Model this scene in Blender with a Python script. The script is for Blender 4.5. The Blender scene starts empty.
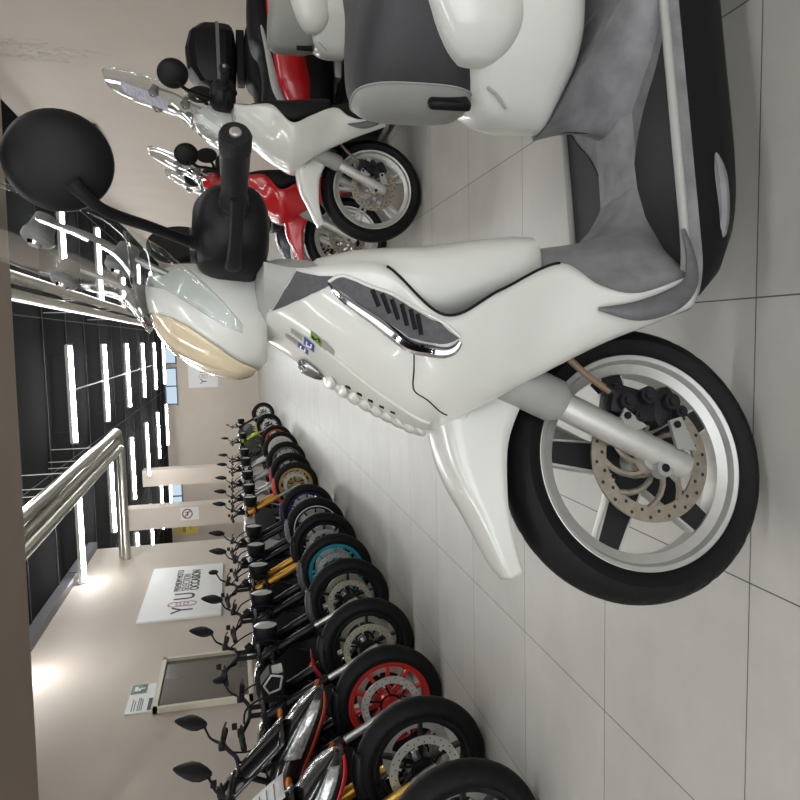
import bpy, bmesh, math, random
from math import sin, cos, pi, radians as rad, sqrt
from mathutils import Vector, Matrix, geometry
random.seed(7)
S = bpy.context.scene
COL = S.collection

# ------------------------------------------------------------------ camera, world, exposure
EYE = 1.0464
pitch, yaw, roll, focal_px = 0.2285, 0.0911, 0.042, 710.5
fwd = Vector((-sin(yaw)*cos(pitch), cos(yaw)*cos(pitch), -sin(pitch)))
r0 = Vector((cos(yaw), sin(yaw), 0)); d0 = fwd.cross(r0)
right = r0*cos(roll) + d0*sin(roll); down = d0*cos(roll) - r0*sin(roll)
cam = bpy.data.cameras.new('camera'); camo = bpy.data.objects.new('camera', cam); COL.objects.link(camo)
# the phone was held sideways: picture up is the hall's right, picture right is the floor
X, Y, Z = down, right, -fwd
camo.matrix_world = Matrix(((X.x, Y.x, Z.x, 0), (X.y, Y.y, Z.y, 0), (X.z, Y.z, Z.z, EYE), (0, 0, 0, 1)))
cam.sensor_fit = 'HORIZONTAL'; cam.sensor_width = 36; cam.lens = 36*focal_px/800
cam.clip_start = 0.02; cam.clip_end = 200
S.camera = camo
W = bpy.data.worlds.new('daylight'); S.world = W; W.use_nodes = True
W.node_tree.nodes['Background'].inputs[0].default_value = (0.93, 0.96, 1.0, 1)
W.node_tree.nodes['Background'].inputs[1].default_value = 1.7
S.view_settings.view_transform = 'Standard'; S.view_settings.look = 'None'
S.view_settings.gamma = 1.0; S.view_settings.use_curve_mapping = False
S.view_settings.exposure = 0.95
TUBE_POWER = 30.0

# ------------------------------------------------------------------ materials
MATS = {}
def srgb(h):
    if isinstance(h, str):
        c = [int(h[i:i+2], 16)/255 for i in (0, 2, 4)]
        return tuple(((x+0.055)/1.055)**2.4 if x > 0.04045 else x/12.92 for x in c)
    return tuple(h)
def mat(name, col, rough=0.5, metal=0.0, coat=0.0, var=0.0, scale=30.0, bump=0.0, bscale=200.0, stretch=None):
    if name in MATS: return MATS[name]
    m = bpy.data.materials.new(name); m.use_nodes = True; MATS[name] = m
    nt = m.node_tree; b = nt.nodes['Principled BSDF']; c = srgb(col)
    b.inputs['Base Color'].default_value = (*c, 1); b.inputs['Roughness'].default_value = rough
    b.inputs['Metallic'].default_value = metal
    b.inputs['Coat Weight'].default_value = coat; b.inputs['Coat Roughness'].default_value = 0.05
    if max(c) < 0.02 and not metal and not coat: b.inputs['Specular IOR Level'].default_value = 0.22
    if var or bump:
        tc = nt.nodes.new('ShaderNodeTexCoord'); mp = nt.nodes.new('ShaderNodeMapping')
        nt.links.new(tc.outputs['Object'], mp.inputs[0])
        if stretch: mp.inputs['Scale'].default_value = stretch
    if var:
        n = nt.nodes.new('ShaderNodeTexNoise'); n.inputs['Scale'].default_value = scale; n.inputs['Detail'].default_value = 6
        nt.links.new(mp.outputs[0], n.inputs['Vector'])
        r = nt.nodes.new('ShaderNodeValToRGB'); e = r.color_ramp.elements
        e[0].position = 0.3; e[1].position = 0.7
        e[0].color = (*[x*(1-var) for x in c], 1); e[1].color = (*[min(1, x*(1+var)) for x in c], 1)
        nt.links.new(n.outputs[0], r.inputs[0]); nt.links.new(r.outputs[0], b.inputs['Base Color'])
    if bump:
        n2 = nt.nodes.new('ShaderNodeTexNoise'); n2.inputs['Scale'].default_value = bscale
        nt.links.new(mp.outputs[0], n2.inputs['Vector'])
        bp = nt.nodes.new('ShaderNodeBump'); bp.inputs['Strength'].default_value = bump; bp.inputs['Distance'].default_value = 0.002
        nt.links.new(n2.outputs[0], bp.inputs['Height']); nt.links.new(bp.outputs[0], b.inputs['Normal'])
    return m
def emit(name, col, power):
    if name in MATS: return MATS[name]
    m = bpy.data.materials.new(name); m.use_nodes = True; MATS[name] = m
    nt = m.node_tree; nt.nodes.remove(nt.nodes['Principled BSDF'])
    e = nt.nodes.new('ShaderNodeEmission'); e.inputs[0].default_value = (*srgb(col), 1); e.inputs[1].default_value = power
    nt.links.new(e.outputs[0], nt.nodes['Material Output'].inputs[0]); return m
def clear(name, tint=(0.93, 0.95, 0.95), refl=0.12):
    if name in MATS: return MATS[name]
    m = bpy.data.materials.new(name); m.use_nodes = True; MATS[name] = m
    nt = m.node_tree; nt.nodes.remove(nt.nodes['Principled BSDF'])
    t = nt.nodes.new('ShaderNodeBsdfTransparent'); t.inputs[0].default_value = (*tint, 1)
    g = nt.nodes.new('ShaderNodeBsdfGlossy'); g.inputs['Roughness'].default_value = 0.04
    lw = nt.nodes.new('ShaderNodeLayerWeight'); lw.inputs[0].default_value = 0.5
    pw = nt.nodes.new('ShaderNodeMath'); pw.operation = 'POWER'; pw.inputs[1].default_value = 4.0; nt.links.new(lw.outputs['Facing'], pw.inputs[0])
    ma = nt.nodes.new('ShaderNodeMath'); ma.operation = 'MULTIPLY_ADD'; ma.inputs[1].default_value = 0.45; ma.inputs[2].default_value = refl*0.4; nt.links.new(pw.outputs[0], ma.inputs[0])
    mx = nt.nodes.new('ShaderNodeMixShader')
    nt.links.new(ma.outputs[0], mx.inputs[0]); nt.links.new(t.outputs[0], mx.inputs[1]); nt.links.new(g.outputs[0], mx.inputs[2])
    nt.links.new(mx.outputs[0], nt.nodes['Material Output'].inputs[0]); return m

WHITE = mat('white_paint', 'c9cac4', 0.28, 0, 0.6)
SCREEN = clear('clear_screen')
RUBBER = mat('tyre_rubber', '0d0d0e', 0.62, bump=0.25, bscale=90)
BLACK = mat('black_plastic', '0e0e10', 0.42, bump=0.15, bscale=400)
MATTE = mat('matte_black', '0f0f11', 0.6)
GLOSSB = mat('gloss_black', '0d0d0f', 0.2, 0, 0.5)
LEATHER = mat('black_leather', '29292c', 0.5, bump=0.5, bscale=350)
GREYP = mat('worn_grey_plastic', '78787a', 0.55, var=0.22, scale=22, bump=0.2, bscale=500)
DARKG = mat('dark_grey_plastic', '47474b', 0.6, var=0.18, scale=120, bump=0.4, bscale=420)
LGREY = mat('light_grey_plastic', 'a0a09c', 0.45)
SILVER = mat('silver_alloy', 'bcbcb8', 0.38, 0.55, var=0.05, scale=40)
CHROME = mat('chrome', 'b4b4b8', 0.08, 1.0)
STEEL = mat('disc_steel', '9a9284', 0.4, 0.8, var=0.15, scale=60)
BRIGHT = mat('bright_disc', 'cfcfca', 0.35, 0.7)
ALU = mat('cast_aluminium', 'a9a9a6', 0.45, 0.7)
GOLD = mat('gold_fork', 'c08a2a', 0.35, 0.7)
REDP = mat('red_paint', 'b4161d', 0.25, 0, 0.6)
ORANGE = mat('orange_plastic', 'c66a1a', 0.4)

# ------------------------------------------------------------------ mesh helpers
def cr(p, t):
    n = len(p)-1; i = int(min(max(math.floor(t), 0), n-1)); u = t-i
    a, b, c, d = Vector(p[max(i-1, 0)]), Vector(p[i]), Vector(p[i+1]), Vector(p[min(i+2, n)])
    return 0.5*(2*b + (c-a)*u + (2*a-5*b+4*c-d)*u*u + (3*b-a-3*c+d)*u**3)
def smooth_path(p, k=6):
    n = (len(p)-1)*k
    return [cr(p, i/k) for i in range(n+1)]
def interp(xs, t):
    return cr([(x, 0, 0) for x in xs], t).x
class MB:
    def __init__(s): s.v = []; s.f = []
    def add(s, vs, fs):
        o = len(s.v); s.v += [Vector(v) for v in vs]; s.f += [[i+o for i in f] for f in fs]; return s
    def box(s, c, d, R=None, bev=0.0):
        h = [x/2 for x in d]
        if bev <= 0:
            vs = [Vector((sx*h[0], sy*h[1], sz*h[2])) for sx in (-1, 1) for sy in (-1, 1) for sz in (-1, 1)]
            fs = [(0, 1, 3, 2), (4, 6, 7, 5), (0, 4, 5, 1), (2, 3, 7, 6), (0, 2, 6, 4), (1, 5, 7, 3)]
        else:
            bm = bmesh.new(); bmesh.ops.create_cube(bm, size=1)
            for v in bm.verts: v.co = Vector((v.co.x*d[0], v.co.y*d[1], v.co.z*d[2]))
            bmesh.ops.bevel(bm, geom=list(bm.edges), offset=bev, segments=2, affect='EDGES', profile=0.5)
            bm.verts.index_update()
            vs = [v.co.copy() for v in bm.verts]; fs = [[v.index for v in f.verts] for f in bm.faces]; bm.free()
        if R: vs = [R @ v for v in vs]
        return s.add([v+Vector(c) for v in vs], fs)
    def tube(s, path, r, n=10, flat=None, caps=True):
        path = [Vector(p) for p in path]; m = len(path)
        rs = r if isinstance(r, (list, tuple)) else [r]*m
        if len(rs) != m: rs = [interp(rs, i*(len(rs)-1)/(m-1)) for i in range(m)]
        vs = []; up = None
        for i, p in enumerate(path):
            t = (path[min(i+1, m-1)]-path[max(i-1, 0)]).normalized()
            if up is None: up = (Vector((0, 0, 1)) if abs(t.z) < 0.9 else Vector((1, 0, 0)))
            u = (up - t*up.dot(t)).normalized(); up = u; w = t.cross(u)
            fa, fb = flat if flat else (1, 1)
            for k in range(n):
                a = 2*pi*k/n; vs.append(p + u*(cos(a)*rs[i]*fa) + w*(sin(a)*rs[i]*fb))
        fs = [[i*n+k, i*n+(k+1) % n, (i+1)*n+(k+1) % n, (i+1)*n+k] for i in range(m-1) for k in range(n)]
        if caps: fs += [list(range(n))[::-1], [(m-1)*n+k for k in range(n)]]
        return s.add(vs, fs)
    def cyl(s, a, b, r, n=16, r2=None): return s.tube([a, b], [r, r if r2 is None else r2], n)
    def lathe(s, prof, c=(0, 0, 0), axis='y', n=48, R=None, closed=False, a0=0, a1=2*pi):
        full = abs(a1-a0-2*pi) < 1e-6; m = len(prof); k = n if full else n+1; vs = []
        for i in range(k):
            a = a0+(a1-a0)*i/n
            for (r, h) in prof:
                p = {'y': (cos(a)*r, h, sin(a)*r), 'z': (cos(a)*r, sin(a)*r, h), 'x': (h, cos(a)*r, sin(a)*r)}[axis]
                p = Vector(p)
                if R: p = R @ p
                vs.append(p+Vector(c))
        fs = []; mm = m if closed else m-1
        for i in range(n):
            j = (i+1) % k
            for q in range(mm):
                fs.append([i*m+q, j*m+q, j*m+(q+1) % m, i*m+(q+1) % m])
        return s.add(vs, fs)
    def loft(s, rings, caps=True, closed=True):
        n = len(rings[0]); m = len(rings); vs = [Vector(p) for r in rings for p in r]
        kk = n if closed else n-1
        fs = [[i*n+k, i*n+(k+1) % n, (i+1)*n+(k+1) % n, (i+1)*n+k] for i in range(m-1) for k in range(kk)]
        if caps and closed: fs += [list(range(n))[::-1], [(m-1)*n+k for k in range(n)]]
        return s.add(vs, fs)
    def ell(s, c, r, n=20, m=12, R=None):
        prof = [(cos(-pi/2+pi*i/m), sin(-pi/2+pi*i/m)) for i in range(m+1)]
        t = MB().lathe(prof, axis='z', n=n)
        vs = [Vector((v.x*r[0], v.y*r[1], v.z*r[2])) for v in t.v]
        if R: vs = [R @ v for v in vs]
        return s.add([v+Vector(c) for v in vs], t.f)
    def prism(s, poly, axis, lo, hi):
        n = len(poly)
        def P(a, b, h): return {'x': (h, a, b), 'y': (a, h, b), 'z': (a, b, h)}[axis]
        vs = [P(a, b, lo) for a, b in poly]+[P(a, b, hi) for a, b in poly]
        fs = [list(range(n))[::-1], list(range(n, 2*n))]+[[i, (i+1) % n, n+(i+1) % n, n+i] for i in range(n)]
        return s.add(vs, fs)
    def mirror(s):
        n = len(s.v); s.v += [Vector((v.x, -v.y, v.z)) for v in s.v]; s.f += [[i+n for i in f][::-1] for f in s.f]; return s
    def xf(s, M): s.v = [M @ v for v in s.v]; return s
    def build(s, name, m, parent=None, angle=38, smooth=True, solid=0.0, sub=0):
        me = bpy.data.meshes.new(name); me.from_pydata([tuple(v) for v in s.v], [], s.f); me.validate(); me.update()
        bm = bmesh.new(); bm.from_mesh(me)
        bmesh.ops.remove_doubles(bm, verts=list(bm.verts), dist=1e-5)
        bmesh.ops.recalc_face_normals(bm, faces=list(bm.faces)); bm.to_mesh(me); bm.free()
        if smooth:
            me.shade_smooth(); me.set_sharp_from_angle(angle=rad(angle))
        me.materials.append(m)
        o = bpy.data.objects.new(name, me); COL.objects.link(o)
        if parent: o.parent = parent
        if solid: md = o.modifiers.new('thickness', 'SOLIDIFY'); md.thickness = solid; md.offset = -1
        if sub: md = o.modifiers.new('smooth', 'SUBSURF'); md.levels = sub; md.render_levels = sub
        return o
def islands(mb):
    par = list(range(len(mb.v)))
    def find(a):
        while par[a] != a: par[a] = par[par[a]]; a = par[a]
        return a
    for f in mb.f:
        for q in f[1:]: par[find(f[0])] = find(q)
    g = {}
    for f in mb.f: g.setdefault(find(f[0]), []).append(f)
    out = []
    for fs in g.values():
        ids = sorted({i for f in fs for i in f}); mp = {v: k for k, v in enumerate(ids)}
        m = MB(); m.v = [mb.v[i] for i in ids]; m.f = [[mp[i] for i in f] for f in fs]; out.append(m)
    return out
def each(mb, name, m, parent, **k): return [p.build(name, m, parent, **k) for p in islands(mb)]
def root(name, label, cat, loc=(0, 0, 0), rz=0.0, group=None):
    o = bpy.data.objects.new(name, None); COL.objects.link(o); o.location = loc; o.rotation_euler = (0, 0, rz)
    o.empty_display_size = 0.1
    return tag(o, label, cat, group)
def tag(o, label, cat, group=None):
    o['label'] = label; o['category'] = cat
    if group: o['group'] = group
    return o
def struct(o): o['kind'] = 'structure'; return o
def sring(cx, cy, cz, a, b, plane='yz', n=24, p=2.4, x=None):
    """superellipse ring; plane 'yz' at x=cx, 'xy' at z=cz, 'xz' at y=cy"""
    out = []
    for k in range(n):
        t = 2*pi*k/n; c, q = cos(t), sin(t)
        u = math.copysign(abs(c)**(2/p), c)*a; w = math.copysign(abs(q)**(2/p), q)*b
        out.append({'yz': (cx, cy+u, cz+w), 'xy': (cx+u, cy+w, cz), 'xz': (cx+u, cy, cz+w)}[plane])
    return out
def text_part(name, body, size, m, M, parent, depth=0.002, align='LEFT', bold=0.0):
    cu = bpy.data.curves.new(name, 'FONT'); cu.body = body; cu.size = size; cu.extrude = depth; cu.align_x = align; cu.offset = bold
    t = bpy.data.objects.new(name, cu); COL.objects.link(t)
    bpy.context.view_layer.update()
    me = bpy.data.meshes.new_from_object(t.evaluated_get(bpy.context.evaluated_depsgraph_get()))
    bpy.data.objects.remove(t); me.transform(M); me.materials.clear(); me.materials.append(m)
    o = bpy.data.objects.new(name, me); COL.objects.link(o); o.parent = parent
    return o

# ------------------------------------------------------------------ the hall
def node_floor():
    m = bpy.data.materials.new('stone_tile_floor'); m.use_nodes = True; nt = m.node_tree; N = nt.nodes; Lk = nt.links.new
    b = N['Principled BSDF']; tc = N.new('ShaderNodeTexCoord')
    mp = N.new('ShaderNodeMapping'); mp.inputs['Location'].default_value = (1.1357, -1.2593, 0); Lk(tc.outputs['Object'], mp.inputs[0])
    br = N.new('ShaderNodeTexBrick'); br.offset = 0; br.squash = 1
    br.inputs['Scale'].default_value = 1; br.inputs['Brick Width'].default_value = 0.6; br.inputs['Row Height'].default_value = 0.6
    br.inputs['Mortar Size'].default_value = 0.0016; br.inputs['Mortar Smooth'].default_value = 0.0; br.inputs['Bias'].default_value = 0
    br.inputs['Color1'].default_value = (*srgb('b9b8b2'), 1); br.inputs['Color2'].default_value = (*srgb('b3b2ac'), 1)
    br.inputs['Mortar'].default_value = (*srgb('4b4b48'), 1)
    Lk(mp.outputs[0], br.inputs['Vector'])
    n = N.new('ShaderNodeTexNoise'); n.inputs['Scale'].default_value = 3.5; n.inputs['Detail'].default_value = 8; n.inputs['Roughness'].default_value = 0.65
    Lk(tc.outputs['Object'], n.inputs['Vector'])
    r = N.new('ShaderNodeValToRGB'); r.color_ramp.elements[0].position = 0.3; r.color_ramp.elements[1].position = 0.75
    r.color_ramp.elements[0].color = (0.86, 0.86, 0.86, 1); r.color_ramp.elements[1].color = (1.04, 1.03, 1.01, 1)
    Lk(n.outputs[0], r.inputs[0])
    mx = N.new('ShaderNodeMix'); mx.data_type = 'RGBA'; mx.blend_type = 'MULTIPLY'; mx.inputs[0].default_value = 1
    Lk(br.outputs['Color'], mx.inputs[6]); Lk(r.outputs[0], mx.inputs[7]); Lk(mx.outputs[2], b.inputs['Base Color'])
    b.inputs['Roughness'].default_value = 0.36
    n3 = N.new('ShaderNodeTexNoise'); n3.inputs['Scale'].default_value = 60; Lk(tc.outputs['Object'], n3.inputs['Vector'])
    bp = N.new('ShaderNodeBump'); bp.inputs['Strength'].default_value = 0.08; bp.inputs['Distance'].default_value = 0.002
    Lk(n3.outputs[0], bp.inputs['Height']); Lk(bp.outputs[0], b.inputs['Normal'])
    return m
WALLM = mat('beige_wall_paint', 'c6bbaf', 0.75, var=0.03, scale=1.2, bump=0.15, bscale=30)
CEILM = mat('dark_ceiling_panel', '0b0b0d', 0.95, var=0.12, scale=2)
SOFF = mat('taupe_beam_paint', 'b5a89c', 0.8)
CEILM.node_tree.nodes['Principled BSDF'].inputs['Specular IOR Level'].default_value = 0.06
XL, XR, YB, YE, ZC = -3.9, 3.2, -5.0, 31.0, 3.85
def slab(name, lo, hi, m, **k):
    return MB().box([(a+b)/2 for a, b in zip(lo, hi)], [b-a for a, b in zip(lo, hi)]).build(name, m, smooth=False, **k)
struct(slab('floor', (-10.3, YB, -0.1), (XR+0.3, YE+0.3, 0), node_floor()))
cb = MB().box(((XR-10)/2, (YB+YE)/2, ZC+0.06), (XR+10.6, YE-YB+0.6, 0.12))
struct(cb.build('ceiling', CEILM, smooth=False))
struct(slab('wall_left', (XL-0.3, YB, 0), (XL, 14.2, ZC), WALLM))
WALLR = WALLM.copy(); WALLR.name = 'beige_wall_flaking'
def flaking(m):
    nt = m.node_tree; N = nt.nodes; Lk = nt.links.new; b = N['Principled BSDF']
    tc = N.new('ShaderNodeTexCoord'); sp = N.new('ShaderNodeSeparateXYZ'); Lk(tc.outputs['Object'], sp.inputs[0])
    def band(out, c, w):
        a = N.new('ShaderNodeMath'); a.operation = 'SUBTRACT'; a.inputs[1].default_value = c; Lk(out, a.inputs[0])
        d = N.new('ShaderNodeMath'); d.operation = 'ABSOLUTE'; Lk(a.outputs[0], d.inputs[0])
        r = N.new('ShaderNodeMapRange'); r.inputs[1].default_value = 0; r.inputs[2].default_value = w; r.inputs[3].default_value = 1; r.inputs[4].default_value = 0; Lk(d.outputs[0], r.inputs[0]); return r.outputs[0]
    mp = N.new('ShaderNodeMapping'); mp.inputs['Scale'].default_value = (1, 2.2, 1); Lk(tc.outputs['Object'], mp.inputs[0])
    n = N.new('ShaderNodeTexNoise'); n.inputs['Scale'].default_value = 5; n.inputs['Detail'].default_value = 8; n.inputs['Roughness'].default_value = 0.7; Lk(mp.outputs[0], n.inputs['Vector'])
    p = N.new('ShaderNodeMath'); p.operation = 'MULTIPLY'; Lk(band(sp.outputs[1], 8.75, 0.55), p.inputs[0]); Lk(band(sp.outputs[2], 3.2, 1.5), p.inputs[1])
    q = N.new('ShaderNodeMath'); q.operation = 'MULTIPLY_ADD'; q.inputs[1].default_value = 0.35; Lk(p.outputs[0], q.inputs[0]); Lk(n.outputs[0], q.inputs[2])
    r = N.new('ShaderNodeMapRange'); r.inputs[1].default_value = 0.72; r.inputs[2].default_value = 0.74; Lk(q.outputs[0], r.inputs[0])
    src = b.inputs['Base Color'].links[0].from_socket
    mx = N.new('ShaderNodeMix'); mx.data_type = 'RGBA'; Lk(r.outputs[0], mx.inputs[0]); Lk(src, mx.inputs[6]); mx.inputs[7].default_value = (*srgb('cfc6b8'), 1); Lk(mx.outputs[2], b.inputs['Base Color'])
    bp = N.new('ShaderNodeBump'); bp.inputs['Strength'].default_value = 0.8; bp.inputs['Distance'].default_value = 0.01; Lk(r.outputs[0], bp.inputs['Height']); Lk(bp.outputs[0], b.inputs['Normal'])
flaking(WALLR)
struct(slab('wall_right', (XR, YB, 0), (XR+0.3, YE+0.3, ZC), WALLR))
struct(slab('wall_far', (-10.3, YE, 0), (XR, YE+0.3, ZC), WALLM))
struct(slab('wall_outer', (-10.3, 14.2, 0), (-10, YE, ZC), WALLM))
struct(slab('wall_return', (-10.3, 14.0, 0), (XL-0.3, 14.2, ZC), WALLM))
# ceiling panel joints: narrow T-bars across the hall
SEAM = mat('ceiling_joint', '2c2c30', 0.7)
j = MB()
y = 7.1
while y < YE: j.box(((XR-10)/2, y, ZC-0.006), (XR+10, 0.025, 0.012)); y += 1.565
for x in (-9, -6.8, -4.6, -2.0, 0.4, 2.6): j.box((x, 18.5, ZC-0.004), (0.016, 24, 0.008))
struct(j.build('trim_1', SEAM, smooth=False))
struct(slab('trim_2', (XL, 6.3, 3.70), (XL+0.14, 14.2, ZC), mat('grey_metal_trim', '6f7076', 0.45, 0.3)))
# beam across the hall in front of the dark ceiling
bp_ = [(XL, 4.9), (XR, 4.9), (XR, 6.32), (XL, 5.97)]
struct(MB().prism(bp_, 'z', 2.72, ZC).build('beam_1', SOFF, smooth=False))
for i, yc in enumerate((17.2, 22.4)):
    struct(slab('column_%d' % (i+1), (-4.36, yc, 0), (-3.86, yc+0.45, ZC), WALLM))
# high daylight windows in the far wall
SKYW = emit('daylight_glass', 'a9bccb', 0.75)
for i, (a, b) in enumerate(((-2.6, -1.1), (-0.9, 0.5), (-7.4, -5.6))):
    w = slab('window_%d' % (i+1), (a, YE-0.04, 3.38), (b, YE-0.01, 3.80), SKYW); struct(w)
    fr = MB()
    for zz in (3.36, 3.82): fr.box(((a+b)/2, YE-0.05, zz), (b-a+0.1, 0.08, 0.05))
    for xx in (a, (a+b)/2, b): fr.box((xx, YE-0.05, 3.59), (0.05, 0.08, 0.44))
    f = fr.build('window_frame', mat('window_frame_grey', '5c6066', 0.5), w, smooth=False)
w = slab('window_4', (XR-0.03, 11.45, 2.9), (XR-0.005, 12.5, 3.80), SKYW); struct(w)
fr = MB()
for zz in (2.88, 3.82): fr.box((XR-0.04, 11.975, zz), (0.06, 1.15, 0.04))
for yy in (11.43, 12.52): fr.box((XR-0.04, yy, 3.35), (0.06, 0.04, 0.94))
fr.build('window_frame', MATS['window_frame_grey'], w, smooth=False)

# tube lights
TUBE = emit('tube_light', 'f9faf9', TUBE_POWER)
HOUS = mat('light_housing', 'c9c9c5', 0.5)
ORD = ['first', 'second', 'third', 'fourth', 'fifth', 'sixth', 'seventh', 'eighth', 'ninth']
def tube_light(x, y, label, group):
    t = root('tube_light', label, 'ceiling light', (x, y, 3.55), 0, group)
    MB().tube([(-0.76, 0, 0), (0.76, 0, 0)], 0.034, 12).build('diffuser', TUBE, t)
    h = MB().box((0, 0, 0.05), (1.56, 0.07, 0.05))
    for s in (-0.795, 0.768): h.box((s+0.013, 0, 0.012), (0.03, 0.075, 0.09))
    h.build('housing', HOUS, t, smooth=False)
    each(MB().cyl((-0.6, 0, 0.07), (-0.6, 0, ZC-3.55), 0.004, 6).cyl((0.6, 0, 0.07), (0.6, 0, ZC-3.55), 0.004, 6), 'hanger', mat('hanger_dark', '2a2a2d', 0.6), t)
for col, xs in (('left', -3.1), ('middle', -0.8), ('right', 1.5)):
    for k in range(7):
        tube_light(xs, 8.8 if k == 0 else 9.05+3.13*k, 'white tube light across the %s of the hall ceiling, %s row beyond the beam' % (col, ORD[k]), 'tube lights beyond the beam')
    for k in range(3):
        tube_light(xs+(0.75 if xs > 1 else 0), 2.9-3.13*k, 'unseen white tube light above the showroom entrance, %s side' % col, 'tube lights over the entrance')  # unseen rows lighting the foreground; right column shifted to brighten the right wall
for k in range(5):
    tube_light(-5.5, 15.3+3.13*k, 'white tube light in the side bay behind the columns, %s from the wall end' % ORD[k], 'tube lights in the side bay')

# insulated pipes
FOIL = mat('foil_pipe', 'b4b2a8', 0.28, 0.85, var=0.12, scale=14, bump=0.6, bscale=26)
def pipes(name, label, runs, r):
    t = root(name, label, 'pipe', (0, 0, 0))
    for path in runs:
        MB().tube(path, r, 14).build('pipe', FOIL, t, angle=60)
    b = MB()
    for path in runs:
        for q in range(3):
            p = Vector(path[0]).lerp(Vector(path[1]), 0.15+0.3*q); b.cyl(p+Vector((0, 0, r*0.9)), (p.x, p.y, ZC), 0.006, 6)
    each(b, 'hanger', HOUS, t)
pipes('heating_pipe', 'bundle of foil-wrapped pipes with an elbow turning to the left wall end', [[(-1.88, 6.8, 3.14), (-1.77, 13.3, 3.14), (-1.79, 13.45, 3.14), (-1.9, 13.55, 3.14), (-3.55, 13.5, 3.14), (-3.895, 13.5, 3.14)],
    [(-1.97, 6.8, 3.06), (-1.86, 13.25, 3.06), (-1.88, 13.36, 3.06), (-1.95, 13.38, 3.06), (-3.895, 13.36, 3.06)],
    [(-1.71, 6.8, 3.14), (-1.6, 13.5, 3.14), (-1.63, 13.66, 3.14), (-1.75, 13.75, 3.14), (-3.6, 13.72, 3.14), (-3.895, 13.72, 3.14)]], 0.07)
pipes('heating_pipe', 'straight pair of foil-wrapped pipes under the middle of the dark ceiling', [[(0.50, 6.8, 3.15), (0.46, 18.2, 3.15)], [(0.68, 6.8, 3.15), (0.64, 18.2, 3.15)]], 0.065)
c_ = MB().cyl((-0.75, 12.3, 3.6), (-0.75, 24, 3.6), 0.012, 8)
tag(c_.build('cable_conduit', HOUS), 'thin white conduit linking the middle row of tube lights', 'conduit')

# signs and glass on the left wall
PANEL = mat('sign_white', 'dcdedd', 0.45)
INK = mat('sign_ink', '2a2630', 0.6); PINK = mat('sign_pink', 'b58a94', 0.6); THIN = mat('sign_grey_ink', '6a6472', 0.6)
RZ = Matrix(((0, 0, 1, 0), (1, 0, 0, 0), (0, 1, 0, 0), (0, 0, 0, 1)))      # text plane onto a wall facing +X, reading along +Y
def onwall(y, z, x=XL+0.032): return Matrix.Translation((x, y, z)) @ RZ
b = MB().box((XL+0.015, 11.34, 1.93), (0.03, 2.38, 1.15), bev=0.004).build('wall_sign', PANEL, smooth=False)
tag(b, 'large white sign board with dark and pink lettering on the left wall', 'sign')
def brand(parent, M0, s):
    text_part('lettering', 'Y', 0.42*s, INK, M0 @ Matrix.Translation((0.16*s, -0.16*s, 0)), parent)
    for k in range(3):
        r = MB()
        r.lathe([(0.075, -0.002), (0.095, -0.002), (0.095, 0.002), (0.075, 0.002)], (0.52, -0.11+0.105*k, 0), 'z', 24, closed=True)
        r.v = [M0 @ (v*s) for v in r.v]; o = r.build('ring_emblem', PINK, parent, smooth=False)
    text_part('lettering', 'U', 0.42*s, INK, M0 @ Matrix.Translation((0.68*s, -0.16*s, 0)), parent)
    text_part('lettering', 'PREMIUM MOTO', 0.135*s, INK, M0 @ Matrix.Translation((1.06*s, 0.06*s, 0)), parent)
    text_part('lettering', 'SELECTION', 0.155*s, THIN, M0 @ Matrix.Translation((1.06*s, -0.06*s, 0)), parent)
    text_part('lettering', 'OCCASION', 0.185*s, INK, M0 @ Matrix.Translation((1.06*s, -0.20*s, 0)), parent, bold=0.004)
brand(b, onwall(10.15, 1.93) , 1.05)
fs = MB().box((-1.0, YE-0.02, 2.3), (1.9, 0.03, 1.2)).build('wall_sign', PANEL, smooth=False)
tag(fs, 'white sign board with dark lettering on the far end wall', 'sign')
brand(fs, Matrix.Translation((-1.95, YE-0.04, 2.3)) @ Matrix.Rotation(pi/2, 4, 'X'), 0.9)
# framed dark glass
DARKGL = mat('dark_glass', '4b4b43', 0.12, 0, 0.4)
t = root('framed_glass_panel', 'dark greenish glass panel in a cream frame on the left wall', 'glass panel', (XL, 8.2, 1.0))
g = MB()
for yy in (-0.60, 0.60): g.box((0.03, yy, 0.5), (0.06, 0.05, 1.04))
for zz in (0.0, 1.0): g.box((0.03, 0, zz), (0.06, 1.25, 0.05))
g.build('frame', mat('cream_frame', 'cfc9b6', 0.5), t, smooth=False)
MB().box((0.015, 0, 0.5), (0.015, 1.16, 0.96)).build('glass', DARKGL, t, smooth=False)
# small green notice
t = root('notice', 'small white and green notice above the framed glass on the left wall', 'notice', (XL, 7.95, 2.04))
MB().box((0.006, 0, 0.135), (0.012, 0.64, 0.27)).build('panel', PANEL, t, smooth=False)
GREEN = mat('notice_green', '1f5b43', 0.5)
MB().box((0.014, 0.21, 0.18), (0.004, 0.2, 0.17)).build('green_field', GREEN, t, smooth=False)
p = MB().box((0.018, 0.21, 0.21), (0.003, 0.10, 0.035)).box((0.018, 0.19, 0.175), (0.003, 0.06, 0.025)).box((0.018, 0.21, 0.14), (0.003, 0.03, 0.045)).build('pictogram', PANEL, t, smooth=False)
p = MB()
for q, (zz, ln) in enumerate(((0.21, 0.26), (0.185, 0.22), (0.15, 0.28), (0.13, 0.28), (0.11, 0.24))): p.box((0.0135, -0.28+ln/2, zz), (0.003, ln, 0.010))
p.build('text_lines', THIN, t, smooth=False)
MB().box((0.0135, -0.16, 0.03), (0.003, 0.26, 0.04)).build('black_strip', INK, t, smooth=False)
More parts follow.
